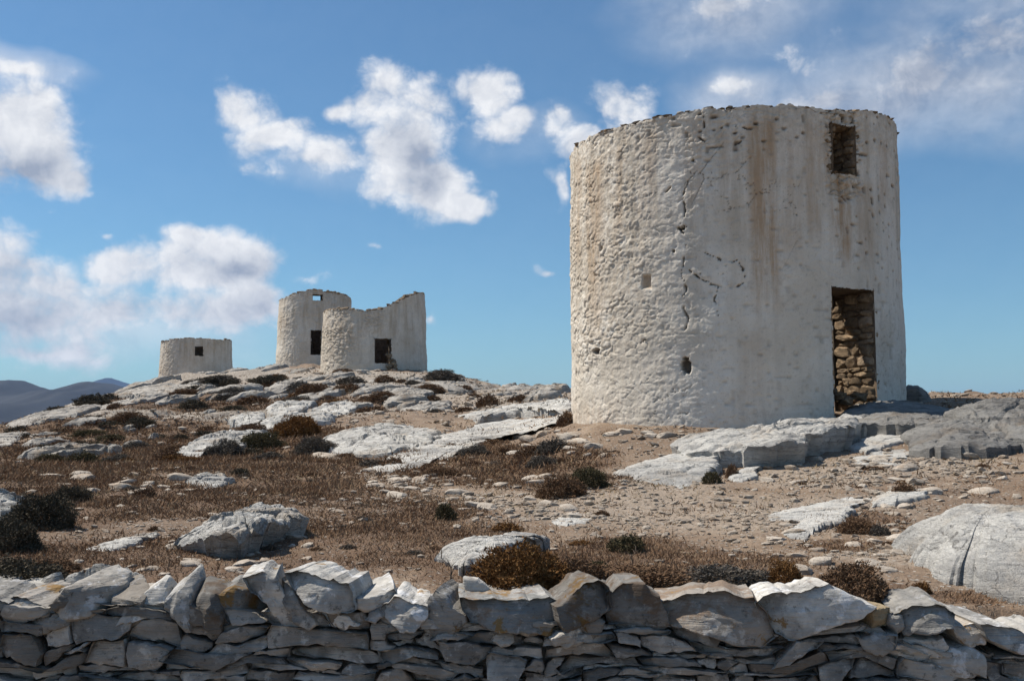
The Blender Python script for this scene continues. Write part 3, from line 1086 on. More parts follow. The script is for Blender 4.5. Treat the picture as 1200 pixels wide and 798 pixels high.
CRACKS = [
    [(806, 212), (800, 230), (803, 262), (796, 268), (804, 280), (801, 300), (798, 318), (804, 340), (797, 352), (806, 372), (802, 392), (797, 402), (803, 424)],
    [(806, 318), (822, 326), (838, 334), (846, 335)], [(838, 300), (848, 312), (862, 306), (872, 318), (874, 330), (864, 336)],
    [(842, 335), (838, 350), (842, 370)], [(790, 240), (803, 232)], [(795, 262), (808, 266)], [(824, 296), (846, 306)], [(814, 322), (828, 318), (846, 322)],
    [(920, 226), (930, 240), (934, 252)], [(790, 330), (806, 318)], [(996, 206), (1008, 202)], [(984, 204), (986, 222), (992, 236)], [(1000, 222), (1006, 212)],
    [(974, 204), (984, 203)], [(1004, 163), (1012, 162)], [(1004, 176), (1011, 174)], [(1004, 190), (1011, 187)], [(845, 150), (868, 148), (880, 152)], [(820, 160), (826, 168)], [(910, 152), (918, 158)],
    [(824, 138), (825, 150)], [(850, 126), (852, 140)], [(720, 300), (728, 292)], [(740, 405), (760, 398)], [(780, 225), (786, 219)], [(862, 168), (868, 166)],
]


def big_wall(t, ph, z):
    X = ph * 3.0
    deg = np.degrees(ph)
    deg = np.where(deg > 180, deg - 360, deg)
    wx = 0.12 * fbm(xyz(X * 2.2, z * 2.2), 3, 31)
    wz = 0.07 * fbm(xyz(X * 2.5, z * 2.5, 5 + 0 * z), 3, 32)
    f1, f2, cid = worley((X + wx) / 0.24, (z + wz) / 0.095, 41, 1.0)
    joint = sstep(0.16, 0.02, f2 - f1)
    stone = 1 - joint
    g1, g2, gid = worley((X + 2 * wx) / 0.52 + 7, (z + wz * 2) / 0.26, 43)
    lump = sstep(0.0, 0.7, g2 - g1)
    n = fbm(xyz(X * 0.7, z * 0.7), 4, 44)
    n3 = fbm(xyz(X * 5, z * 5), 4, 45, 0.6)
    left = sstep(-14, -46, deg + 14 * n)                  # thin plaster on the weather side
    topk = sstep(5.6, 6.6, z + 0.5 * n) * 0.5
    low = sstep(3.3, 2.6, z + 0.5 * n)                   # re-plastered foot of the wall
    bare = np.clip(np.maximum(left, topk) * (1 - 0.8 * low) + 0.10, 0, 1)
    n4 = fbm(xyz(X * 16, z * 22), 4, 49, 0.65)
    broken = sstep(-.25, .35, n3 + 0.5 * n)               # where the limewash has flaked off the joints
    patch = sstep(0.02, 0.10, fbm(xyz(X * 1.6, z * 2.0), 5, 52, 0.62))      # edges of flat lime patches
    disp = bare * (0.016 * (cid - 0.5) * (0.4 + 0.6 * broken) - 0.030 * joint * broken) + 0.011 * bare * n4
    disp += (1 - bare) * 0.10 * (0.020 * (cid - 0.5) - 0.05 * joint * broken)
    disp += 0.010 * (1 - bare * 0.7) * (0.30 + 0.75 * left) * (lump * (0.6 + 0.6 * gid) - 0.5)
    disp += 0.012 * patch * (0.3 + 0.7 * bare) + 0.030 * n + 0.008 * n3 + 0.003 * n4
    # pits where plaster has dropped out of the joints
    pit = np.clip(vnoise(xyz(X * 9, z * 14), 47) - 0.62, 0, 1) * sstep(-55, 10, deg) * (0.25 + topk * 1.4 + 0.7 * sstep(30, 45, deg) * sstep(3.6, 5.5, z))
    disp -= 0.18 * pit
    wob = 0.045 * fbm(xyz(X * 7, z * 7), 4, 48, 0.65)
    crack = np.zeros_like(z)
    for k, c in enumerate(CRACKS):
        d = polyline_dist(ph + wob / 3, z + wob, [t.pix(*q) for q in c], 3.0)
        near = np.nonzero(d < 0.04)[0]
        if len(near) == 0:
            continue
        Xn, zn = X[near], z[near]
        gate = sstep(-0.45, -0.1, vnoise(xyz(Xn * 5 + k, zn * 5), 60 + k))
        w_ = 0.002 + 0.013 * sstep(-.2, .6, vnoise(xyz(Xn * 11 + k, zn * 11), 160 + k))
        cr_ = gate * sstep(1.5, 0.5, d[near] / w_)
        crack[near] = np.maximum(crack[near], cr_)
        disp[near] -= 0.06 * cr_
    e1, e2, _ = worley(X / 0.55 + 4 * wob, z / 0.42 + 9 * wob, 77, 1.0)
    hair = sstep(0.022, 0.004, e2 - e1) * sstep(-.05, .30, fbm(xyz(X * 1.1, z * 1.1), 3, 78)) * sstep(-50, -25, deg)
    crack = np.maximum(crack, 0.7 * hair)
    disp -= 0.02 * hair
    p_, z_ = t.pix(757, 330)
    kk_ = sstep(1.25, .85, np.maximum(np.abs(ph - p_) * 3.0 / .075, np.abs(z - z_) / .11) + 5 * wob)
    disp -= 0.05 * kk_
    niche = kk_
    for (hx, hy, wx_, hy_) in HOLES:
        p, zz = t.pix(hx, hy)
        mpx = 16.2 / FPX
        dd = (np.abs((ph - p) * 3.0 / (wx_ * mpx)) ** 3 + np.abs((z - zz) / (hy_ * mpx)) ** 3) ** (1 / 3) + 16 * wob + 0.35 * n4
        disp -= 0.16 * sstep(1.15, 0.75, dd)
        crack = np.maximum(crack, sstep(1.2, 0.9, dd))
    # bare ragged masonry round the window
    pw = 0.5 * (WIN[0] + WIN[1])
    dw = np.maximum(np.abs(ph - pw) * 3.0 - 0.25, np.maximum(WIN[2] - 0.42 - z, 0) * 0.8)
    k = sstep(0.22, 0.0, dw + 0.12 * n3) * sstep(WIN[2] - 0.55, WIN[2] - 0.3, z)
    disp += k * (0.05 * stone * (0.5 + cid) - 0.06)
    bare = np.maximum(bare * 0.85, k)
    # rust-coloured runs
    st = np.zeros_like(z)
    def run(px0, px1, pyt, pyb, amt):
        a, b = t.pix(px0, 300)[0], t.pix(px1, 300)[0]
        zt, zb_ = t.pix((px0 + px1) / 2, pyt)[1], t.pix((px0 + px1) / 2, pyb)[1]
        m = 0.5 * (a + b)
        hw = 0.5 * abs(b - a)
        w = sstep(1.0, 0.35, np.abs(ph + 0.012 * n - m) / hw) * sstep(zb_, zb_ + 0.35 * (zt - zb_), z) * sstep(zt + .05, zt - 0.2, z)
        np.maximum(st, amt * w, out=st)
    run(970, 1004, 203, 330, 1.0)
    run(983, 990, 200, 320, 1.3)
    run(872, 920, 135, 400, 0.95)
    run(930, 1000, 140, 240, 0.5)
    run(860, 900, 380, 480, 0.25)
    run(940, 972, 160, 300, 0.55)
    run(1032, 1046, 160, 260, 0.7)
    run(684, 710, 185, 420, 0.8)
    run(672, 684, 180, 330, 0.5)
    run(716, 735, 165, 300, 0.45)
    run(800, 830, 140, 260, 0.45)
    run(740, 775, 150, 280, 0.4)
    run(1000, 1030, 210, 330, 0.4)
    run(905, 950, 150, 330, 0.4)
    run(846, 872, 150, 230, 0.4)
    foot = sstep(2.35, 1.7, z + 0.25 * n) * 0.45
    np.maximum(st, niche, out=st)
    np.maximum(st, foot * sstep(-20, -60, deg), out=st)
    t.crack = np.maximum(crack, np.clip(pit * 4, 0, 1))
    return disp, bare, st


big.build(big_wall, [DOOR, WIN], (740, 330, 70), M['wash'])
nrm, tang, r0, hw = big.reveal('door', *DOOR[:2], 1.2, DOOR[3], 0.86, M['mortar'], sill=False, seed=3, lintel_mat=M['rubble'], amp=0.01)
DJ = list(big.made)
# stones of the door's right jamb, laid one by one
rnd = random.Random(5)
zc = 1.75
jv = [rock_mesh('stone', 900 + k, (1, 1, 1), M['rubble'], 3, 13, 0.16, boxy=0.62, soft=34, sharp=22) for k in range(9)]
for sgn in (1, -1):
    zc = 1.72
    while zc < DOOR[3] - 0.05:
        hh = rnd.uniform(0.06, 0.19)
        if zc + hh > DOOR[3]:
            hh = DOOR[3] - zc
        dd = 0.035
        while dd < 0.84:
            ll = rnd.uniform(0.16, 0.42)
            if dd + ll > 0.72:
                ll = 0.87 - dd
            s = obj('stone', jv[rnd.randrange(9)], DJ[1 if sgn > 0 else 0])
            thick_ = 0.16
            pr = rnd.uniform(-0.02, 0.06)
            P_ = nrm * (r0 - dd - ll / 2) + tang * sgn * (hw + thick_ / 2 - pr - 0.035)
            s.location = (P_[0], P_[1], zc + hh / 2 - big.zb)
            s.scale = (thick_ * 1.1, ll * 1.12, hh * 1.2)
            ang = math.atan2(-nrm[1], -nrm[0]) - math.pi / 2
            s.rotation_euler = (rnd.uniform(-.16, .16), rnd.uniform(-.14, .14), ang + rnd.choice((0, math.pi)) + rnd.uniform(-.1, .1))
            dd += ll
        zc += hh
wn_, wt_, wr_, wh_ = big.reveal('window', *WIN, 0.7, M['mortar'], sill=True, seed=8, back=True, amp=0.06, lintel_mat=M['rubble'])
WJ = list(big.made)
for sgn in (1, -1):
    zc = WIN[2] - 0.06
    while zc < WIN[3] - 0.05:
        hh = min(rnd.uniform(0.06, 0.16), WIN[3] - zc + .02)
        dd = 0.0
        while dd < 0.66:
            ll = rnd.uniform(0.18, 0.36)
            s = obj('stone', jv[rnd.randrange(9)], WJ[1 if sgn > 0 else 0])
            P_ = wn_ * (wr_ - dd - ll / 2 - .03 + rnd.uniform(-.03, .02)) + wt_ * sgn * (wh_ + rnd.uniform(-.02, .05))
            s.location = (P_[0], P_[1], zc + hh / 2 - big.zb)
            s.scale = (.17, ll * 1.1, hh * 1.15)
            s.rotation_euler = (rnd.uniform(-.12, .12), rnd.uniform(-.12, .12), math.atan2(-wn_[1], -wn_[0]) - math.pi / 2)
            dd += ll
        zc += hh
for k in range(5):
    P_ = wn_ * (wr_ - rnd.uniform(.02, .4)) + wt_ * rnd.uniform(-.2, .2)
    s = obj('sill_stone', jv[k], WJ[3], (P_[0], P_[1], WIN[2] - big.zb + rnd.uniform(-.03, .05)))
    s.scale = (rnd.uniform(.12, .24), rnd.uniform(.15, .25), rnd.uniform(.06, .13))
    s.rotation_euler = (rnd.uniform(-.2, .2), rnd.uniform(-.2, .2), rnd.uniform(0, 3))
# threshold rubble inside the doorway
for k in range(7):
    dd = 0.12 + 0.1 * k
    P_ = nrm * (r0 - dd) + tang * (rnd.uniform(-0.2, 0.25))
    s = obj('threshold_stone', jv[k % 9], big.root, (P_[0], P_[1], 1.98 - big.zb + rnd.uniform(-.05, .1) + 0.03 * k))
    s.scale = (rnd.uniform(.28, .45), rnd.uniform(.22, .35), rnd.uniform(.12, .2))
    s.rotation_euler = (0, 0, rnd.uniform(0, 3))


def rim(t, n, wpx, phi0, phi1, name, seed, as_parts=True, hz_=(0.03, 0.065), wz_=(0.10, 0.28), mats=('rubble', 'wallstone')):
    rn = random.Random(seed)
    protos = [rock_mesh('rim_stone', seed * 10 + k, (1, 1, 1), M[mats[k % len(mats)]], 2, 7, 0.08, boxy=0.7, soft=16) for k in range(6)]
    VV, FF = [], []
    off = 0
    p = phi0
    while p < phi1:
        w_ = rn.uniform(*wz_)
        row = 0
        for layer in range(rn.choice((1, 1, 2))):
            hh = rn.uniform(*hz_)
            z = float(t.top(np.array([p]))[0]) + hh * 0.12 + layer * 0.04
            rr = float(t.rad(np.array([z]))[0]) - rn.uniform(0.10, 0.17) - layer * 0.05
            q = t.pt(np.array(p), np.array(z), rr)
            a = math.atan2(q[1], q[0]) + math.pi / 2
            M4 = Matrix.Translation(q) @ Matrix.Rotation(a + rn.uniform(-.25, .25), 4, 'Z') @ Matrix.Rotation(rn.uniform(-.15, .15), 4, 'Y') @ Matrix.Diagonal((w_, rn.uniform(.2, .34), hh, 1))
            pr = protos[rn.randrange(6)]
            if as_parts:
                o = obj('rim_stone', pr, t.wtop)
                o.matrix_local = M4
            else:
                co = np.array([v.co[:] for v in pr.vertices])
                A = np.array(M4)
                VV.append(co @ A[:3, :3].T + A[:3, 3])
                FF.append(np.array([pl.vertices[:] for pl in pr.polygons]) + off)
                off += len(co)
        p += (w_ * 0.95) / t.Rt
    if not as_parts:
        tag(obj('rim_stones', mesh_np('rim_stones', np.vstack(VV), np.vstack(FF), M[mats[0]], True, 32), t.root), kind='stuff')
        for pr in protos:
            bpy.data.meshes.remove(pr)


rim(big, 0, 0, R(-100), R(100), 'rim_stone', 3)

# --- the three mills on the hill
def far_wall_factory(seed, rough_fn, stain_amt=0.3):
    def fn(t, ph, z):
        X = ph * t.Rb
        deg = np.degrees(ph)
        deg = np.where(deg > 180, deg - 360, deg)
        f1, f2, cid = worley(X / 0.34 + seed, z / 0.17, seed)
        stone = sstep(0.0, 0.45, f2 - f1)
        n = fbm(xyz(X * 0.8, z * 0.8), 4, seed + 1)
        bare = np.clip(rough_fn(deg, z, n), 0, 1)
        joint = sstep(0.2, 0.03, f2 - f1)
        br = sstep(-.3, .3, fbm(xyz(X * 2, z * 2), 3, seed + 5))
        disp = (0.25 + 0.75 * bare) * (0.035 * (cid - .5) - 0.06 * joint * br) + 0.05 * n + 0.02 * fbm(xyz(X * 5, z * 5), 3, seed + 2)
        return disp, bare, np.clip(stain_amt * (0.5 + n), 0, 1)
    return fn


# ruined mill, nearest of the three
T3 = Tower('windmill_ruin', -7.56, 54.6, 3.4, 2.96, 2.74, 0.75, [(-180, 7.2), (-140, 7.6), (-100, 7.75), (-60, 7.78), (-30, 7.72), (-8, 7.58), (6, 7.7), (18, 7.98), (30, 8.24), (42, 8.52), (56, 8.74), (66, 8.8), (90, 8.85), (110, 8.6), (140, 7.6)],
           'broken pale mill tower with slumped rim in front of the taller mill', None)
D3 = (T3.pix(439, 410)[0], T3.pix(458, 410)[0], T3.pix(448, 426)[1], T3.pix(448, 397)[1])
T3.build(far_wall_factory(71, lambda d, z, n: sstep(-15, -45, d) + 0.45 * sstep(15, 5, np.abs(d + 2)) * sstep(6.0, 6.5, z) + 0.2 + 0.3 * n), [D3], (300, 120, 40), M['wash_far'])
T3.reveal('door', *D3, 0.8, M['inner'], seed=11, amp=0.05)
rim(T3, 0, 0, R(-110), R(110), 'rim_stone', 31, False, (0.08, 0.2), (0.2, 0.5))
rn = random.Random(8)
for k in range(14):                                     # tumbled stones in and below the doorway
    q = T3.pt(np.array(D3[1] - 0.04 + rn.uniform(-0.05, 0.10)), np.array(D3[2] + rn.uniform(-0.5, 0.95) * (1 if k % 2 else 0.5)), T3.Rb + rn.uniform(-0.25, 0.3))
    s = obj('tumbled_stone', jv[k % 9], T3.root, q)
    s.scale = (rn.uniform(.2, .42), rn.uniform(.2, .42), rn.uniform(.14, .28))
    s.rotation_euler = (rn.uniform(-.3, .3), rn.uniform(-.3, .3), rn.uniform(0, 3))

# tall mill behind it
T2 = Tower('windmill_tower', -14.2, 71.5, 4.6, 2.78, 2.55, 0.75, [(-180, 10.7), (-100, 10.5), (-60, 10.55), (-40, 10.75), (-15, 11.0), (5, 11.1), (12, 10.95), (30, 10.95), (60, 10.85), (80, 10.7), (100, 10.5), (140, 10.6)],
           'taller pale mill tower on the crest with a small window open to the sky', None)
W2 = (T2.pix(366, 350)[0], T2.pix(378, 350)[0], T2.pix(372, 352)[1], T2.pix(372, 345)[1])
W2b = (T2.pix(365, 356)[0], T2.pix(377, 356)[0], T2.pix(372, 359)[1], T2.pix(372, 353)[1])
D2 = (T2.pix(364, 400)[0], T2.pix(376, 400)[0], T2.pix(370, 416)[1], T2.pix(370, 387)[1])
T2.Hc = [(a, h if not 150 <= abs(a) else 10.0) for a, h in T2.Hc]
T2.build(far_wall_factory(81, lambda d, z, n: 0.25 + 0.4 * n + 0.5 * sstep(10.0, 10.8, z)), [W2, D2], (280, 130, 40), M['wash_far'])
T2.reveal('door', *D2, 0.8, M['inner'], seed=12, amp=0.05)
T2.reveal('window', *W2, 0.75, M['rubble'], seed=13, amp=0.05)
rim(T2, 0, 0, R(-110), R(110), 'rim_stone', 32, False, (0.08, 0.2), (0.2, 0.5))

# small mill on the left
T1 = Tower('windmill_tower', -27.8, 87.5, 4.4, 3.18, 2.98, 0.8, [(-180, 9.0), (-90, 8.95), (-75, 8.8), (-40, 8.95), (-10, 9.05), (20, 8.98), (50, 9.0), (55, 9.12), (75, 9.12), (90, 8.95)],
           'low squat pale mill tower standing alone at the far left', None)
W1 = (T1.pix(228, 410)[0], T1.pix(238, 410)[0], T1.pix(233, 417)[1], T1.pix(233, 406)[1])
T1.build(far_wall_factory(91, lambda d, z, n: 0.25 + 0.35 * n + 0.5 * sstep(-35, -60, d)), [W1], (240, 90, 40), M['wash_far'])
T1.reveal('window', *W1, 0.7, M['inner'], seed=14, back=True, amp=0.05)
rim(T1, 0, 0, R(-110), R(110), 'rim_stone', 33, False, (0.08, 0.18), (0.25, 0.6), ('wallstone', 'rubble'))

# ------------------------------------------------------------------ rock outcrops
def outcrop(pts, hc, label, seed, mat='outcrop', name='rock_outcrop', group=None, world=None, cat='rock', ledge=1.0, wallr=0.05, hs_=0.62, under=0.0, facet=1.0, joints=1.0):
    """pts: outline of the rock's top as seen (px, py, height above ground). world: the same in metres (x, y, h)"""
    if world is None:
        wp = []
        for (px, py, h) in pts:
            h *= hs_
            x, y = hit(px, py, h)
            wp.append((x, y, h))
        hc *= hs_
    else:
        wp = world
    wp = np.array(wp, float)
    c = wp[:, :2].mean(0)
    # resample the outline
    seg = np.linalg.norm(np.roll(wp[:, :2], -1, 0) - wp[:, :2], axis=1)
    per = seg.sum()
    dist = np.linalg.norm(c)
    pxm = FPX / dist
    mcount = int(np.clip(per * pxm / 3.6, 34, 230))
    cum = np.r_[0, np.cumsum(seg)]
    tt = np.linspace(0, per, mcount, endpoint=False)
    ext = np.vstack([wp, wp[:1]])
    ring = np.stack([np.interp(tt, cum, ext[:, k]) for k in range(3)], 1)
    # gentle smoothing and crumble
    for _ in range(1):
        ring = 0.5 * ring + 0.25 * (np.roll(ring, 1, 0) + np.roll(ring, -1, 0))
    size = math.sqrt(max(per, 0.1)) * 0.35
    ring[:, 0] += 0.17 * size * fbm(np.c_[ring[:, :2] / (0.35 * size), np.full(mcount, seed * 1.3)], 4, seed, 0.65)
    ring[:, 1] += 0.26 * size * fbm(np.c_[ring[:, :2] / (0.35 * size), np.full(mcount, seed * 2.3 + 9)], 4, seed + 1, 0.65)
    ntop = int(np.clip(mcount / 4.2, 9, 50))
    rs = np.linspace(0, 1, ntop)
    X = c[0] + rs[:, None] * (ring[:, 0] - c[0])[None]
    Y = c[1] + rs[:, None] * (ring[:, 1] - c[1])[None]
    Hh = hc + (rs[:, None] ** 2.4) * (ring[:, 2] - hc)[None]
    xf, yf = X.ravel(), Y.ravel()
    g = base_h(xf, yf).reshape(X.shape)
    # bedding: low scarps that step down to the right and towards us
    be = R(28 + (seed * 37 % 50) - 25)
    lam = max(0.10, 0.30 * size)
    wq = fbm(xyz(xf / (0.9 * size), yf / (0.9 * size)), 3, seed + 4)
    t = (xf * math.cos(be) - 0.8 * yf * math.sin(be)) / lam + 2.6 * wq
    fr = t - np.floor(t)
    saw = np.where(fr < 0.93, fr / 0.93, (1 - fr) / 0.07)
    step_h = _hash(np.floor(t).astype(np.int64), np.zeros(len(t), np.int64), np.zeros(len(t), np.int64), seed)
    amp = 0.075 * size * ledge * sstep(-.25, .35, fbm(xyz(xf / (0.7 * size), yf / (0.7 * size)), 3, seed + 14))
    rp = np.random.RandomState(seed)
    uu, vv = (xf - c[0]) / size, (yf - c[1]) / size
    fac = np.zeros(len(xf))
    for _ in range(9):
        an, sl, dd_ = rp.uniform(0, 6.28), rp.uniform(.06, .34), rp.uniform(-.1, .7)
        fac = np.minimum(fac, sl * (dd_ - (uu * math.cos(an) + vv * math.sin(an)) + 0.12 * wq))
    fac = np.maximum(fac, -0.35)
    ridge = 1 - np.abs(fbm(xyz(xf / (0.5 * size), yf / (0.5 * size)), 4, seed + 6, 0.6)) * 2
    dz = amp * (saw - 0.5) * (0.3 + 1.1 * step_h) + 0.03 * size * (ridge - .5) + 0.6 * size * facet * fac + 0.03 * size * fbm(xyz(xf / (0.5 * size), yf / (0.5 * size)), 4, seed + 7, .6) + 0.03 * size * fbm(xyz(xf / (0.14 * size), yf / (0.14 * size)), 5, seed + 8, .65)
    sb_ = R(20 + (seed * 53 % 40) - 20)
    jx = (xf * math.cos(sb_) + yf * math.sin(sb_)) / (0.62 * size) + 0.5 * wq
    jy = (-xf * math.sin(sb_) + yf * math.cos(sb_)) / (0.40 * size) + 0.7 * wq
    q1, q2, qid = worley(jx + seed, jy, seed + 20, 1.0)
    k1, k2, kid = worley(jx * 2.7 + seed, jy * 2.7, seed + 23, 1.0)
    dz += size * joints * (0.12 * (qid - 0.6) - 0.07 * sstep(0.14, 0.02, q2 - q1) + 0.035 * (kid - .5) - 0.03 * sstep(0.2, 0.03, k2 - k1))
    edge = np.minimum(1, (1 - np.repeat(rs[:, None], mcount, 1)) / 0.10).ravel()
    lim = np.clip((Hh.ravel() + 0.03) / (0.45 * size), 0.12, 1)
    Z = g.ravel() + Hh.ravel() + dz * lim - (1 - edge) ** 2 * np.minimum(0.03 * size, 0.3 * Hh.ravel() + 0.005)
    top = np.stack([xf, yf, Z], 1).reshape(ntop, mcount, 3)
    # broken side: leans out a little with bedding grooves, then goes under
    last = top[-1]
    gl = base_h(last[:, 0], last[:, 1])
    outv = last[:, :2] - c
    outv /= np.linalg.norm(outv, axis=1)[:, None] + 1e-9
    sides = []
    step_s = sstep(-.4, .4, fbm(np.c_[last[:, :2] / (0.6 * size), np.full(len(last), 3.0)], 2, seed + 12))
    nside = 7
    for k in range(1, nside + 1):
        f = k / nside
        zz = last[:, 2] + (gl - 0.25 - 0.1 * size - last[:, 2]) * f
        bul = (0.30 * (0.4 + step_s) - under) * np.maximum(last[:, 2] - zz, 0) + wallr * size * (0.9 * f + 0.9 * fbm(np.c_[last[:, :2] / (0.5 * size), zz / (0.10 * size)], 3, seed + 10))
        sides.append(np.c_[last[:, :2] + outv * bul[:, None], zz])
    V = np.vstack([top.reshape(-1, 3)] + sides)
    nr = ntop + nside
    I, J = np.meshgrid(np.arange(nr - 1), np.arange(mcount), indexing='ij')
    J2 = (J + 1) % mcount
    F = np.stack([I * mcount + J, (I + 1) * mcount + J, (I + 1) * mcount + J2, I * mcount + J2], -1).reshape(-1, 4)
    area = 0.5 * np.sum(ring[:, 0] * np.roll(ring[:, 1], -1) - np.roll(ring[:, 0], -1) * ring[:, 1])
    if area < 0:
        F = F[:, ::-1]
    org = np.array([c[0], c[1], float(base_h(c[0], c[1])[0])])
    me_ = mesh_np(name, V - org, F, M[mat], True, 38)
    return tag(obj(name, me_, None, org), label, cat, group)


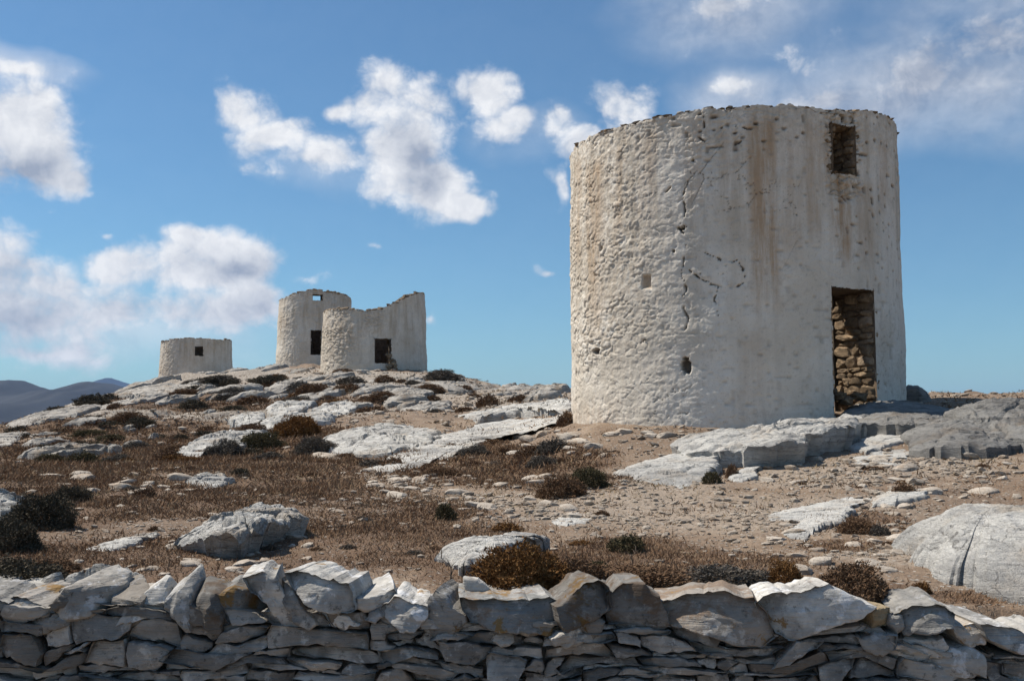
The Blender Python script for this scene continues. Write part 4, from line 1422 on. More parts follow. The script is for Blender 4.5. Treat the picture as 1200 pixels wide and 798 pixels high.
OUT = [
    # (outline [(px,py,h)], centre height, label, material)
    ([(1056, 634, .06), (1072, 612, .15), (1105, 594, .25), (1150, 577, .35), (1200, 566, .42), (1290, 556, .45), (1330, 620, .3), (1260, 705, .1), (1200, 695, .06), (1150, 682, .05), (1100, 668, .05), (1066, 652, .05)], .34,
     'huge pale grey boulder sloping up at the right edge behind the wall', 'outcrop'),
    ([(888, 612, .02), (905, 600, .04), (960, 585, .06), (1003, 575, .08), (1030, 578, .08), (1000, 592, .10), (972, 610, .12), (945, 626, .10), (915, 623, .03)], .07,
     'flat tapering pale slab set in the gravel left of the huge boulder', 'outcrop'),
    ([(1020, 582, .05), (1050, 572, .08), (1085, 572, .1), (1085, 580, .1), (1050, 588, .08), (1030, 592, .06)], .1,
     'cluster-like small broken slab at the tip of the flat tapering slab', 'outcrop'),
    ([(783, 516, .10), (805, 507, .18), (870, 500, .22), (935, 490, .24), (1000, 484, .22), (1026, 488, .22), (1000, 496, .30), (962, 503, .34), (935, 512, .34), (905, 514, .34), (878, 520, .30), (840, 524, .26), (800, 524, .2)], .30,
     'long pale slab with dark broken front edge at the foot of the big tower', 'outcrop'),
    ([(714, 556, .03), (735, 543, .10), (780, 530, .18), (832, 524, .22), (850, 526, .26), (838, 543, .22), (822, 560, .14), (800, 579, .05), (760, 571, .03), (722, 564, .02)], .22,
     'pale ribbed boulder falling to the left below the long slab', 'outcrop'),
    ([(852, 560, .05), (866, 548, .08), (888, 543, .08), (884, 556, .08), (866, 566, .06)], .08,
     'small pale wedge beside the ribbed boulder below the long slab', 'outcrop'),
    ([(992, 548, .02), (1004, 536, .04), (1030, 527, .06), (1060, 522, .06), (1085, 524, .05), (1062, 532, .06), (1050, 548, .06), (1020, 554, .04)], .06,
     'flat sunlit slab just beyond the edge of the tower shadow', 'outcrop'),
    ([(995, 520, .06), (1020, 510, .10), (1060, 505, .12), (1070, 512, .12), (1040, 520, .1), (1012, 526, .08)], .12,
     'thin layered slab below the doorway half in shadow', 'outcrop'),
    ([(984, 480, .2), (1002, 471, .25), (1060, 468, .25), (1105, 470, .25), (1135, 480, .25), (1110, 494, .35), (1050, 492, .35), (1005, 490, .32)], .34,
     'dark shaded slab forming the doorstep of the big tower', 'outcrop_shaded'),
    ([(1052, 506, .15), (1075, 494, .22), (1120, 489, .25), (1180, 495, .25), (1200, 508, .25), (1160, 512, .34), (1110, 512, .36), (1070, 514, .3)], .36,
     'dark shaded boulder lying in front of the doorstep slab', 'outcrop_shaded'),
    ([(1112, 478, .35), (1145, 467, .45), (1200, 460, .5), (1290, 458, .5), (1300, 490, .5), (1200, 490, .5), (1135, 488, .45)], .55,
     'broad dark shaded rock shoulder on the skyline at the right edge', 'outcrop_shaded'),
    ([(516, 647, .04), (533, 636, .10), (570, 628, .14), (610, 624, .12), (637, 627, .10), (604, 638, .12), (572, 648, .14), (545, 655, .12), (520, 656, .06)], .16,
     'low pale ridged slab behind the rust-coloured shrub', 'outcrop'),
    ([(640, 612, .02), (655, 600, .03), (690, 595, .05), (707, 597, .05), (695, 607, .05), (665, 616, .04)], .05,
     'small flat white slab in the middle of the gravel path', 'outcrop'),
    ([(422, 551, .05), (455, 530, .12), (500, 512, .2), (530, 502, .22), (560, 492, .25), (600, 485, .25), (668, 480, .25), (668, 488, .25), (620, 497, .22), (575, 510, .2), (540, 527, .18), (490, 541, .14), (450, 551, .1)], .24,
     'long pale rock tongue running down from the big tower to the left', 'outcrop'),
    ([(376, 516, .2), (392, 500, .4), (430, 491, .5), (480, 492, .5), (514, 499, .4), (498, 508, .5), (458, 514, .55), (420, 521, .4), (388, 524, .25)], .6,
     'rounded pale boulder with shaded right flank above the rock tongue', 'outcrop'),
    ([(436, 532, .05), (470, 516, .2), (512, 503, .3), (528, 501, .3), (508, 512, .28), (472, 527, .2)], .26,
     'narrow grey rib of rock tucked between boulder and rock tongue', 'outcrop'),
    ([(532, 484, .2), (568, 473, .35), (620, 466, .4), (668, 466, .4), (668, 473, .4), (610, 477, .4), (565, 486, .3)], .42,
     'layered pale ledge behind the rock tongue near the big tower', 'outcrop'),
    ([(200, 634, .10), (218, 620, .18), (250, 604, .26), (300, 588, .30), (335, 591, .28), (359, 602, .24), (330, 606, .28), (290, 611, .32), (250, 614, .30), (225, 624, .20)], .31,
     'large pale tilted boulder with dark underside on the brown slope', 'outcrop'),
    ([(104, 643, .02), (130, 632, .04), (165, 624, .05), (187, 622, .05), (165, 633, .05), (128, 643, .04)], .06,
     'low pale streak of rock left of the tilted boulder', 'outcrop'),
    ([(-40, 578, .2), (0, 573, .3), (18, 573, .3), (34, 587, .15), (20, 594, .2), (-40, 598, .2)], .34,
     'pale pointed boulder cut by the left edge above the dark shrubs', 'outcrop'),
    ([(42, 674, .12), (80, 670, .14), (130, 667, .15), (168, 672, .14), (150, 684, .16), (95, 688, .16), (60, 684, .14)], .17,
     'flat white slab directly behind the left end of the wall', 'outcrop'),
    ([(218, 566, .08), (232, 555, .15), (262, 553, .18), (272, 560, .15), (250, 566, .18), (230, 572, .12)], .2,
     'rough pale knob of rock above the tilted boulder', 'outcrop'),
    ([(198, 530, .15), (232, 515, .3), (262, 501, .45), (290, 496, .5), (308, 505, .5), (285, 512, .5), (262, 514, .45), (228, 527, .3)], .5,
     'left half of the long curved pale ridge on the slope', 'outcrop'),
    ([(290, 500, .3), (315, 487, .45), (348, 477, .55), (378, 475, .5), (400, 482, .4), (380, 488, .5), (345, 493, .55), (315, 502, .5)], .55,
     'right half of the long curved pale ridge on the slope', 'outcrop'),
    ([(268, 489, .3), (285, 480, .5), (305, 480, .5), (312, 487, .4), (290, 493, .4)], .5,
     'rounded pale rock perched above the curved ridge', 'outcrop'),
    ([(310, 478, .3), (325, 468, .5), (352, 465, .5), (372, 468, .4), (350, 476, .5), (328, 483, .4)], .5,
     'pale ledge above the right half of the curved ridge', 'outcrop'),
    ([(366, 478, .3), (380, 470, .5), (405, 466, .5), (420, 472, .4), (400, 480, .4)], .5,
     'pale ledge directly below the broken mill tower', 'outcrop'),
    ([(6, 496, .2), (30, 486, .3), (62, 478, .4), (100, 472, .5), (118, 472, .5), (90, 480, .5), (50, 488, .4), (20, 498, .3)], .5,
     'long pale skyline slab at the left end of the hill', 'outcrop_far'),
    ([(95, 476, .3), (130, 464, .5), (165, 456, .6), (195, 452, .6), (205, 458, .5), (165, 464, .6), (125, 473, .5)], .6,
     'pale skyline slab climbing towards the low squat mill', 'outcrop_far'),
    ([(130, 461, .4), (160, 452, .6), (200, 446, .7), (236, 446, .6), (215, 452, .7), (170, 457, .6)], .7,
     'layered pale slab right under the low squat mill', 'outcrop_far'),
    ([(436, 462, .3), (462, 455, .5), (500, 451, .5), (522, 453, .4), (495, 460, .5), (455, 467, .4)], .5,
     'bright pale slab on the slope right of the broken mill door', 'outcrop_far'),
    ([(470, 478, .2), (490, 470, .4), (520, 464, .4), (530, 468, .3), (505, 476, .3)], .3,
     'bright low slab beside the bare patch below the broken mill', 'outcrop_far'),
    ([(-60, 522, .2), (-20, 508, .3), (12, 503, .3), (36, 500, .3), (30, 508, .3), (0, 516, .3), (-40, 526, .2)], .35,
     'pale sheet of rock at the left edge below the skyline slab', 'outcrop_far'),
    ([(496, 447, .5), (520, 441, .6), (545, 446, .5), (565, 454, .3), (540, 456, .4), (510, 453, .5)], .6,
     'rounded grey rock shoulder where the hill falls right of the mills', 'outcrop_far'),
]
TALL = {'huge pale grey': (1.0, 0.0), 'large pale tilted': (0.7, 0.9), 'long pale slab with': (1.0, 0.6), 'rounded pale boulder with': (0.6, 0.3), 'pale pointed': (0.9, 0.2),
        'dark shaded boulder': (0.8, 0.3), 'dark shaded slab': (0.8, 0.3), 'broad dark': (0.9, 0.1), 'low pale ridged': (0.9, 0.4), 'flat white slab': (1.0, 0.1)}
for k, (pts, hc, lab, mt) in enumerate(OUT):
    hh_, un_ = next((v_ for q_, v_ in TALL.items() if lab.startswith(q_)), (0.62, 0.15))
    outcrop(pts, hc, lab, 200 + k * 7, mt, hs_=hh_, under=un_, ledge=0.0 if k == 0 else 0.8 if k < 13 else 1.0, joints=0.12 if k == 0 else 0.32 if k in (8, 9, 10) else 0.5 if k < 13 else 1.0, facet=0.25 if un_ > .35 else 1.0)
# dome with shade darkened into its colour, behind the big tower's right foot
_p = P3(1075, 468, 18.9)
o = outcrop(None, .30, 'small dark rock dome peeping past the right foot of the tower', 555, 'outcrop_shaded', facet=0.3,
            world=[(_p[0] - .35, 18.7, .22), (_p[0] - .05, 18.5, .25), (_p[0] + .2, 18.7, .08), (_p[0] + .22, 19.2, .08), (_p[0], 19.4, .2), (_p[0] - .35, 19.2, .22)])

# many lesser slabs on the hill
rn = random.Random(77)
ZONES = [
    ((40, 250), (448, 486), 32, 'pale slab on the slope below the squat mill', 'slabs below the squat mill'),
    ((235, 375), (431, 470), 46, 'pale slab heaped on the crest left of the mill pair', 'slabs on the crest left of the mill pair'),
    ((375, 560), (439, 466), 38, 'pale slab on the rise at the foot of the broken mill', 'slabs at the foot of the broken mill'),
    ((20, 200), (488, 540), 16, 'low pale rock patch among dark shrubs on the left slope', 'rock patches on the left slope'),
    ((560, 668), (459, 470), 10, 'thin pale ledge on the skyline left of the big tower', 'ledges left of the big tower'),
    ((380, 520), (466, 492), 9, 'low pale rock on the slope below the broken mill', 'low rocks below the broken mill'),
]
for zi, (xr, yr, n, lab, grp) in enumerate(ZONES):
    for k in range(n):
        px, py = rn.uniform(*xr), rn.uniform(*yr)
        if zi == 0:
            py = max(py, 496 - (px - 10) * 0.30 + rn.uniform(2, 16))
        x, y = hit(px, py)
        if math.hypot(x - T3.c[0], y - T3.c[1]) < 3.4 or math.hypot(x - T2.c[0], y - T2.c[1]) < 3.3 or math.hypot(x - T1.c[0], y - T1.c[1]) < 3.6:
            continue
        sz = rn.choice((rn.uniform(14, 34), rn.uniform(28, 72))) * y / FPX * (0.8 if zi != 4 else 1.0)
        asp = rn.uniform(0.3, 0.55)
        rot = rn.uniform(0.05, 0.65)
        h = sz * rn.uniform(0.05, 0.15) + 0.06
        pts = []
        m_ = 9
        for i in range(m_):
            a = 2 * math.pi * i / m_
            rr = 0.5 * sz * rn.uniform(0.55, 1.3)
            ex, ey = rr * math.cos(a), rr * math.sin(a) * asp * 1.6
            wx_, wy_ = x + ex * math.cos(rot) - ey * math.sin(rot), y + ex * math.sin(rot) + ey * math.cos(rot)
            hv = h * (1.0 + 0.5 * math.cos(a) - 0.3 * math.sin(a)) * 0.8
            pts.append((wx_, wy_, max(0.02, hv)))
        outcrop(None, h * 1.25, lab, 1000 + zi * 100 + k, 'outcrop_far', 'rock_slab', grp, world=pts)

# ------------------------------------------------------------------ dry-stone wall
def wallxz(px, py, Y=WALL_Y):
    x, z = ray(px, py)
    return x * Y, EYE + z * Y


wall_root = tag(empty('dry_stone_wall', (0, WALL_Y, 0)), 'long dry-stone wall of grey slabs crossing the foreground', 'wall')


def prism_stone(poly, depth, seed, mat, name='stone', y0=0.0, rise=0.0, cham=0.012, rough=0.010, n=22, parent=wall_root, bulge=0.01, tilt=0.0, label=None, rings=3, slope=0.0):
    """a stone whose front face has the outline poly [(x, z)] on the wall's face, running back into the wall"""
    P_ = np.array(poly, float)
    seg = np.linalg.norm(np.roll(P_, -1, 0) - P_, axis=1)
    cum = np.r_[0, np.cumsum(seg)]
    per = cum[-1]
    base = list(cum[:-1])
    tt = sorted(set(base + list(np.linspace(0, per, n, endpoint=False))))
    tt = np.array([t for i, t in enumerate(tt) if i == 0 or t - tt[i - 1] > per * 0.008])
    ext = np.vstack([P_, P_[:1]])
    rg = np.stack([np.interp(tt, cum, ext[:, k]) for k in range(2)], 1)
    m_ = len(rg)
    c = rg.mean(0)
    ext_x, ext_z = np.ptp(rg[:, 0]), np.ptp(rg[:, 1])
    sz = min(ext_x, ext_z)
    cham = min(cham, sz * 0.16)
    d = rg - c
    ln = np.linalg.norm(d, axis=1)[:, None] + 1e-9
    area = 0.5 * np.sum(rg[:, 0] * np.roll(rg[:, 1], -1) - np.roll(rg[:, 0], -1) * rg[:, 1])
    if area < 0:
        rg = rg[::-1]; d = d[::-1]; ln = ln[::-1]
    cr = np.c_[0.5 * rough * fbm(np.c_[rg * 30, np.full(m_, seed)], 3, seed), rough * fbm(np.c_[rg * 30, np.full(m_, seed + 3.)], 3, seed + 1)]
    L = []
    up = np.clip((d[:, 1:2]) / (ext_z * 0.5 + 1e-6), -1, 1)
    def ringz(scale_off, y, zs=0.0):
        q = c + d * (1 - np.minimum(scale_off / ln, 0.9)) + cr
        f = np.zeros(m_) + y
        return np.c_[q[:, 0], f, q[:, 1] + zs]
    nback = 5
    for k in range(nback):
        f = 1 - k / (nback - 1)
        q = ringz(0.0 + 0.10 * sz * f * f, cham + depth * f)
        q[:, 2] += rise * f * (0.5 + 0.5 * up[:, 0])
        nn = fbm(np.c_[q[:, 0] * 14, q[:, 1] * 14, q[:, 2] * 14 + seed], 4, seed + 2, 0.6)
        q[:, 2] += 0.7 * rough * nn * (1 if k < nback - 1 else 0.3)
        q[:, 0] += 0.6 * rough * nn * (1 if k < nback - 1 else 0.3)
        L.append(q)
    L.append(ringz(cham * 0.35, cham * 0.35))
    L.append(ringz(cham * 1.0, 0.0))
    for k in range(1, rings):
        f = 1 - k / rings
        q = c + (d * (1 - np.minimum(cham / ln, 0.9))) * f + cr * f
        L.append(np.c_[q[:, 0], np.zeros(m_), q[:, 1]])
    rpl = np.random.RandomState(seed)
    pl_ = [(rpl.uniform(0, 6.28), rpl.uniform(.10, .55), rpl.uniform(.12, .5)) for _ in range(4)]
    for k, q in enumerate(L):
        if k >= nback:
            rr = np.linalg.norm(np.c_[(q[:, 0] - c[0]) / (ext_x + 1e-6), (q[:, 2] - c[1]) / (ext_z + 1e-6)], axis=1)
            nn = fbm(np.c_[q[:, 0] * 9, q[:, 2] * 26, np.full(m_, seed * .7)], 4, seed + 5, 0.6)
            chip = np.zeros(m_)
            for an_, sl_, of_ in pl_:
                chip = np.maximum(chip, sl_ * (((q[:, 0] - c[0]) * math.cos(an_) + (q[:, 2] - c[1]) * math.sin(an_)) - of_ * sz))
            q[:, 1] += -bulge * (1 - 2.2 * rr) + rough * 0.9 * nn + 0.8 * chip + tilt * (q[:, 0] - c[0]) + slope * (q[:, 2] - c[1])
    V = np.vstack(L + [np.array([[c[0], -bulge + 0.0, c[1]]])])
    V[:, 1] += y0
    nl = len(L)
    I, J = np.meshgrid(np.arange(nl - 1), np.arange(m_), indexing='ij')
    J2 = (J + 1) % m_
    F = np.stack([I * m_ + J, I * m_ + J2, (I + 1) * m_ + J2, (I + 1) * m_ + J], -1).reshape(-1, 4)
    j = np.arange(m_)
    Ft = np.stack([(nl - 1) * m_ + j, (nl - 1) * m_ + (j + 1) % m_, np.full(m_, nl * m_)], 1)
    org = np.array([c[0], y0 + depth * .3, c[1]])
    if mat is None:
        return V, [F, Ft]
    me_ = mesh_np(name, V - org, [F, Ft], mat, True, 34)
    o_ = obj(name, me_, parent, org)
    if label:
        o_['label'] = label
    return o_


TOPL = [(-900, 712), (-200, 712), (0, 708), (60, 716), (100, 714), (200, 712), (300, 720), (360, 722), (400, 722), (440, 718), (480, 722), (520, 738), (560, 732), (640, 732), (700, 735), (770, 735), (830, 735), (900, 748), (940, 742), (1000, 735), (1040, 752), (1090, 766), (1150, 772), (1200, 775), (2100, 775)]


def top_z(x):
    px = 600 + x / WALL_Y * FPX
    py = np.interp(px, [t[0] for t in TOPL], [t[1] for t in TOPL])
    return EYE + ray(600, float(py))[1] * WALL_Y


rn = random.Random(12)
ROWH = []
acc = 0.0
while acc < 1.0:
    h = rn.choice((0.018, 0.022, 0.026, 0.031, 0.038, 0.048))
    ROWH.append(acc)
    acc += h
ROWH.append(acc)
NROW = len(ROWH) - 1


def row_z(k, x):
    """height of the k-th bed line at x: follows the uneven top, straightens below"""
    t = top_z(x)
    wv_ = 0.014 * math.sin(x * 3.1 + k * .7) + 0.010 * math.sin(x * 7.3 + k * 1.9) + 0.008 * math.sin(x * 15.7 + k * 4.1)
    q = x / 0.93 + 0.37 + 0.25 * math.sin(x * 1.3 + k * .25)
    fq = q - math.floor(q)
    lean = 0.06 * (0.5 - fq / .8 if fq < .8 else -0.5 + (fq - .8) / .2)
    f = min(1, ROWH[k] / 0.35)
    return (t * (1 - f) + 0.66 * f) + 0.02 - ROWH[k] + (wv_ if k > 0 else 0) + lean * min(1, ROWH[k] / .10)


SV, SF4, SF3 = [], [], []
soff = 0
blocked = {k: [] for k in range(NROW + 3)}
cnt = 0
nview = 0
for k in range(NROW):
    x = -4.2 + rn.uniform(0, .2)
    pe = rn.uniform(-.012, .012)
    while x < 4.1:
        blk = [b for b in blocked[k] if b[0] - 0.02 <= x < b[1]]
        if blk:
            x = blk[0][1]
            pe = 0.0
            continue
        ln = rn.choice((rn.uniform(.06, .12), rn.uniform(.10, .22), rn.uniform(.14, .28), rn.uniform(.20, .36), rn.uniform(.22, .44)))
        nxt = [b[0] for b in blocked[k] if b[0] > x]
        x1 = x + ln
        if nxt:
            if x1 > min(nxt) - 0.07:
                x1 = min(nxt)
        kk = k + 1
        want = rn.choice((1, 1, 1, 1, 1, 2, 2)) if ln > .12 else rn.choice((1, 1, 1, 2))
        while kk < min(k + want, NROW) and not any(b[0] < x1 and b[1] > x for b in blocked[kk]):
            blocked[kk].append((x, x1))
            kk += 1
        ne = rn.uniform(-.045, .025) if not nxt or x1 < min(nxt) - 1e-6 else 0.0
        g = 0.0038
        xm = 0.5 * (x + x1)
        za, zb_, zm = row_z(k, x), row_z(k, x1), row_z(k, xm)
        ya, yb, ym = row_z(kk, x), row_z(kk, x1), row_z(kk, xm)
        wob = lambda s: rn.uniform(-s, s)
        hh = zm - ym
        ch0, ch1 = rn.uniform(.02, .5) * hh, rn.uniform(.02, .5) * hh
        poly = [(x + g - pe + ch0 * .4, za - g - wob(.004) - ch0 * .2), (xm + wob(.04), zm - g + wob(.007)), (x1 - g - ne - ch1 * .5, zb_ - g - abs(wob(.004)) - ch1 * .15),
                (x1 - g + wob(.006), 0.5 * (zb_ + yb) + wob(.01)), (x1 - g + ne - ch1 * .2, yb + g + ch1 * .2), (xm + wob(.04), ym + g - wob(.005)), (x + g + pe + ch0 * .3, ya + g + ch0 * .15), (x + g + wob(.006), 0.5 * (za + ya) + wob(.01))]
        px0, px1 = 600 + x / WALL_Y * FPX, 600 + x1 / WALL_Y * FPX
        inview = px1 > -10 and px0 < 1210 and zm > EYE + ray(600, 803)[1] * WALL_Y
        y0 = rn.uniform(-0.028, 0.022)
        sd = 3000 + cnt
        cnt += 1
        if inview and nview < 262:
            nview += 1
            prism_stone(poly, 0.16, sd, M['wallstone'], y0=y0, cham=rn.uniform(.002, .006), rough=.012, n=26, bulge=rn.uniform(0, .004), tilt=rn.uniform(-.14, .14), slope=rn.uniform(-.25, .45))
        else:
            V_, (f4, f3) = prism_stone(poly, 0.16, sd, None, y0=y0, n=8, rings=1)
            SV.append(V_)
            SF4.append(f4 + soff)
            SF3.append(f3 + soff)
            soff += len(V_)
        x = x1
        pe = ne
tag(obj('wall_courses', mesh_np('wall_courses', np.vstack(SV), [np.vstack(SF4), np.vstack(SF3)], M['wallstone'], True, 34), wall_root), kind='stuff')
# packed small stones in the heart of the wall
xs_ = np.linspace(-4.15, 4.1, 240)
tz_ = np.array([top_z(x) for x in xs_]) - 0.035
U, V_ = np.meshgrid(np.arange(240), np.arange(14), indexing='ij')
yy = np.array([0.0, 0, 0, 0, 0, 0, 0.0, .08, .18, .3, .42, .5, .5, .5])
zz = np.array([0, .15, .3, .5, .7, .9, 1, 1, 1, 1, 1, 1, .6, 0])
X = xs_[U].ravel()
Yc = 0.10 + yy[V_].ravel()
Zc = (tz_[U] * zz[V_]).ravel()
nn = fbm(np.c_[X * 11, Yc * 11, Zc * 16], 3, 66)
obj('rubble_core', mesh_np('rubble_core', np.c_[X, Yc + 0.015 * nn, Zc + 0.03 * nn], grid_faces(240, 14), M['wallstone']), wall_root)

CAPS = [
    # outline in photo pixels, rise of the back edge, material, label
    ([(-70, 700), (-40, 690), (-6, 692), (6, 697), (4, 708), (-30, 714), (-66, 712)], .04, 'capstone', None),
    ([(8, 693), (30, 692), (40, 698), (62, 704), (62, 712), (40, 716), (15, 712), (5, 704)], .03, 'capochre', 'cap stone with an orange lichen patch'),
    ([(33, 724), (45, 716), (65, 711), (82, 716), (82, 723), (62, 732), (45, 735), (35, 730)], .03, 'capstone', None),
    ([(57, 699), (68, 688), (78, 686), (74, 702), (62, 708)], .02, 'wallstone', None),
    ([(78, 692), (90, 682), (108, 680), (118, 690), (116, 706), (105, 715), (92, 720), (80, 716)], .09, 'capstone', None),
    ([(117, 692), (130, 691), (148, 697), (152, 715), (140, 722), (128, 722), (119, 708)], .11, 'capstone', None),
    ([(148, 692), (160, 690), (175, 693), (192, 687), (191, 705), (185, 716), (170, 717), (152, 713)], .11, 'capstone', 'cap stone with dark square front and pale top'),
    ([(190, 684), (206, 678), (218, 680), (223, 692), (221, 710), (208, 719), (195, 717), (189, 702)], .07, 'capstone', None),
    ([(221, 690), (232, 686), (246, 688), (252, 700), (258, 712), (252, 721), (240, 722), (226, 714)], .09, 'capbrown', 'cap stone with brown lichen'),
    ([(250, 688), (260, 686), (276, 697), (292, 704), (294, 718), (280, 723), (262, 714), (254, 702)], .11, 'capochre', None),
    ([(283, 668), (300, 663), (320, 667), (330, 690), (350, 720), (342, 727), (325, 722), (306, 698), (290, 682)], .03, 'capstone', 'slab leaning to the right'),
    ([(332, 672), (341, 680), (356, 700), (373, 722), (364, 729), (350, 722), (338, 704), (330, 688)], .02, 'wallstone', 'dark slab leaning under the big mottled one'),
    ([(335, 666), (352, 662), (384, 669), (413, 674), (419, 690), (421, 706), (400, 709), (374, 704), (362, 698), (348, 684)], .03, 'capstone', 'big mottled pale leaning slab'),
    ([(374, 708), (390, 703), (410, 712), (425, 721), (405, 727), (385, 723)], .03, 'capstone', None),
    ([(414, 692), (430, 687), (456, 683), (461, 690), (446, 702), (426, 708), (415, 705)], .04, 'capstone', None),
    ([(423, 716), (436, 703), (447, 700), (449, 710), (434, 723)], .02, 'capstone', None),
    ([(447, 702), (464, 691), (480, 697), (500, 702), (500, 716), (486, 731), (468, 729), (452, 717)], .05, 'capstone', None),
    ([(446, 724), (462, 722), (476, 732), (470, 742), (450, 738)], .02, 'capstone', None),
    ([(489, 729), (500, 705), (514, 690), (526, 697), (548, 716), (550, 723), (536, 738), (520, 752), (511, 742), (497, 733)], .03, 'capstone', 'pale pointed diamond-shaped cap stone'),
    ([(539, 695), (566, 698), (602, 698), (640, 697), (651, 703), (647, 720), (641, 739), (602, 736), (575, 733), (552, 723), (541, 708)], .015, 'capochre', 'flat dark slab with an ochre lichen patch'),
    ([(645, 706), (660, 695), (680, 680), (696, 677), (709, 685), (713, 710), (696, 721), (672, 729), (655, 733), (647, 720)], .03, 'capbrown', 'hunched cap stone with rusty edge'),
    ([(711, 692), (730, 680), (752, 680), (770, 692), (776, 706), (783, 725), (765, 743), (735, 740), (712, 731)], .03, 'capbrown', 'block with reddish brown lichen face'),
    ([(678, 726), (697, 715), (712, 724), (710, 736), (700, 745), (685, 736)], .02, 'capstone', 'small white wedge'),
    ([(767, 705), (790, 700), (815, 693), (850, 689), (885, 697), (900, 712), (909, 738), (895, 751), (860, 747), (815, 732), (785, 729), (770, 718)], .015, 'capbrown', 'broad lens-shaped brown cap stone'),
    ([(888, 702), (900, 691), (935, 690), (970, 681), (1000, 695), (1025, 708), (1000, 720), (970, 729), (934, 746), (910, 735), (895, 716)], .02, 'capstone', 'large angular cap stone with a pale facet'),
    ([(1016, 713), (1025, 708), (1040, 709), (1040, 725), (1030, 730), (1017, 729)], .01, 'capyellow', 'small yellowish block'),
    ([(1040, 717), (1055, 715), (1058, 730), (1049, 737), (1040, 730)], .03, 'capstone', None),
    ([(1055, 714), (1075, 707), (1110, 705), (1121, 715), (1119, 730), (1090, 739), (1065, 738)], .04, 'capstone', None),
    ([(1012, 744), (1030, 738), (1056, 740), (1054, 756), (1034, 765), (1018, 758)], .04, 'capstone', None),
    ([(1038, 754), (1064, 744), (1104, 742), (1111, 751), (1102, 765), (1070, 771), (1044, 767)], .05, 'capstone', None),
    ([(1113, 730), (1138, 727), (1156, 735), (1152, 749), (1130, 752), (1116, 742)], .04, 'capstone', None),
    ([(1141, 726), (1160, 727), (1186, 732), (1204, 742), (1245, 748), (1250, 768), (1190, 760), (1165, 752), (1150, 740)], .05, 'capstone', None),
    ([(1087, 771), (1104, 758), (1140, 755), (1153, 762), (1154, 786), (1120, 789), (1090, 785)], .06, 'capstone', None),
    ([(1164, 762), (1190, 765), (1245, 778), (1245, 804), (1200, 798), (1174, 780)], .04, 'capstone', None),
    ([(1152, 752), (1166, 764), (1176, 786), (1203, 800), (1196, 810), (1164, 794), (1154, 774)], .02, 'wallstone', None),
    ([(576, 736), (596, 737), (600, 748), (584, 754), (572, 746)], .01, 'capstone', None),
    ([(640, 742), (665, 730), (690, 738), (694, 750), (668, 754), (644, 752)], .03, 'wallstone', None),
    ([(1208, 742), (1240, 738), (1300, 742), (1310, 762), (1250, 768), (1214, 758)], .04, 'capstone', None),
]
for k, (pp, rise, mt, lab) in enumerate(CAPS):
    yo = -0.03 + 0.012 * ((k * 7) % 4)
    pp = [(a, b + (9 if k < 17 else 5)) for a, b in pp]
    mx_, my_ = sum(a for a, b in pp) / len(pp), sum(b for a, b in pp) / len(pp)
    gx = 1.22 if 3 <= k <= 9 else 1.05
    poly = [wallxz(mx_ + (a - mx_) * gx, my_ + (b - my_) * 1.04, WALL_Y + yo) for a, b in pp]
    if 4 <= k <= 9:
        xs2, zs2 = [p[0] for p in poly], [p[1] for p in poly]
        w2, h2 = max(xs2) - min(xs2), max(zs2) - min(zs2)
        st_ = obj('cap_stone', rock_mesh('cap_stone', 7100 + k * 3, (w2 * 1.12, 0.40, h2 * 1.12 + rise * .5), M[mt], 4, 12, 0.10, boxy=.66, soft=30, sharp=24), wall_root,
                  ((max(xs2) + min(xs2)) / 2, 0.17 + yo, (max(zs2) + min(zs2)) / 2 - 0.005 + rise * .1))
        st_.rotation_euler = (0.22 + 0.1 * math.sin(k * 3.0), 0.30 * math.sin(k * 1.9), 0.5 * math.sin(k * 2.7))
        if lab:
            st_['label'] = lab
        continue
    prism_stone(poly, 0.30 + 0.03 * (k % 4), 7000 + k, M[mt], 'cap_stone', y0=yo, rise=rise * (1.1 if k < 11 else 0.75), cham=0.012, rough=0.014, n=56, bulge=0.010, tilt=0.22 * math.sin(k * 2.3), slope=0.22 + 0.3 * math.sin(k * 1.7), rings=6, label=lab).rotation_euler.z = 0.22 * math.sin(k * 5.1)
# second row of cap stones along the wall's back edge and blocks out of frame
rn = random.Random(4)
x = -4.1
while x < 3.8:
    w_ = rn.uniform(.18, .42)
    px = 600 + x / WALL_Y * FPX
    z0 = top_z(x + w_ / 2)
    infr = -90 < px < 1230
    h = rn.uniform(.05, .09) if infr else rn.uniform(.12, .2)
    s = obj('back_stone' if infr else 'cap_stone', rock_mesh('cap_stone', 8000 + int(x * 100), (w_, .3, h), M['capstone'], 3, 8, .06, boxy=.7), wall_root, (x + w_ / 2, .36 if infr else .22, z0 + h * .35))
    s.rotation_euler = (rn.uniform(-.1, .1), rn.uniform(-.1, .1), rn.uniform(-.2, .2))
    x += w_ * .95
# thin block propped behind the flat ochre slab
s = prism_stone([wallxz(543, 678, WALL_Y + .2), wallxz(560, 677, WALL_Y + .2), wallxz(577, 694, WALL_Y + .2), wallxz(575, 712, WALL_Y + .2), wallxz(545, 712, WALL_Y + .2)], .12, 8999, M['wallstone'], 'back_stone', y0=.2, n=24)

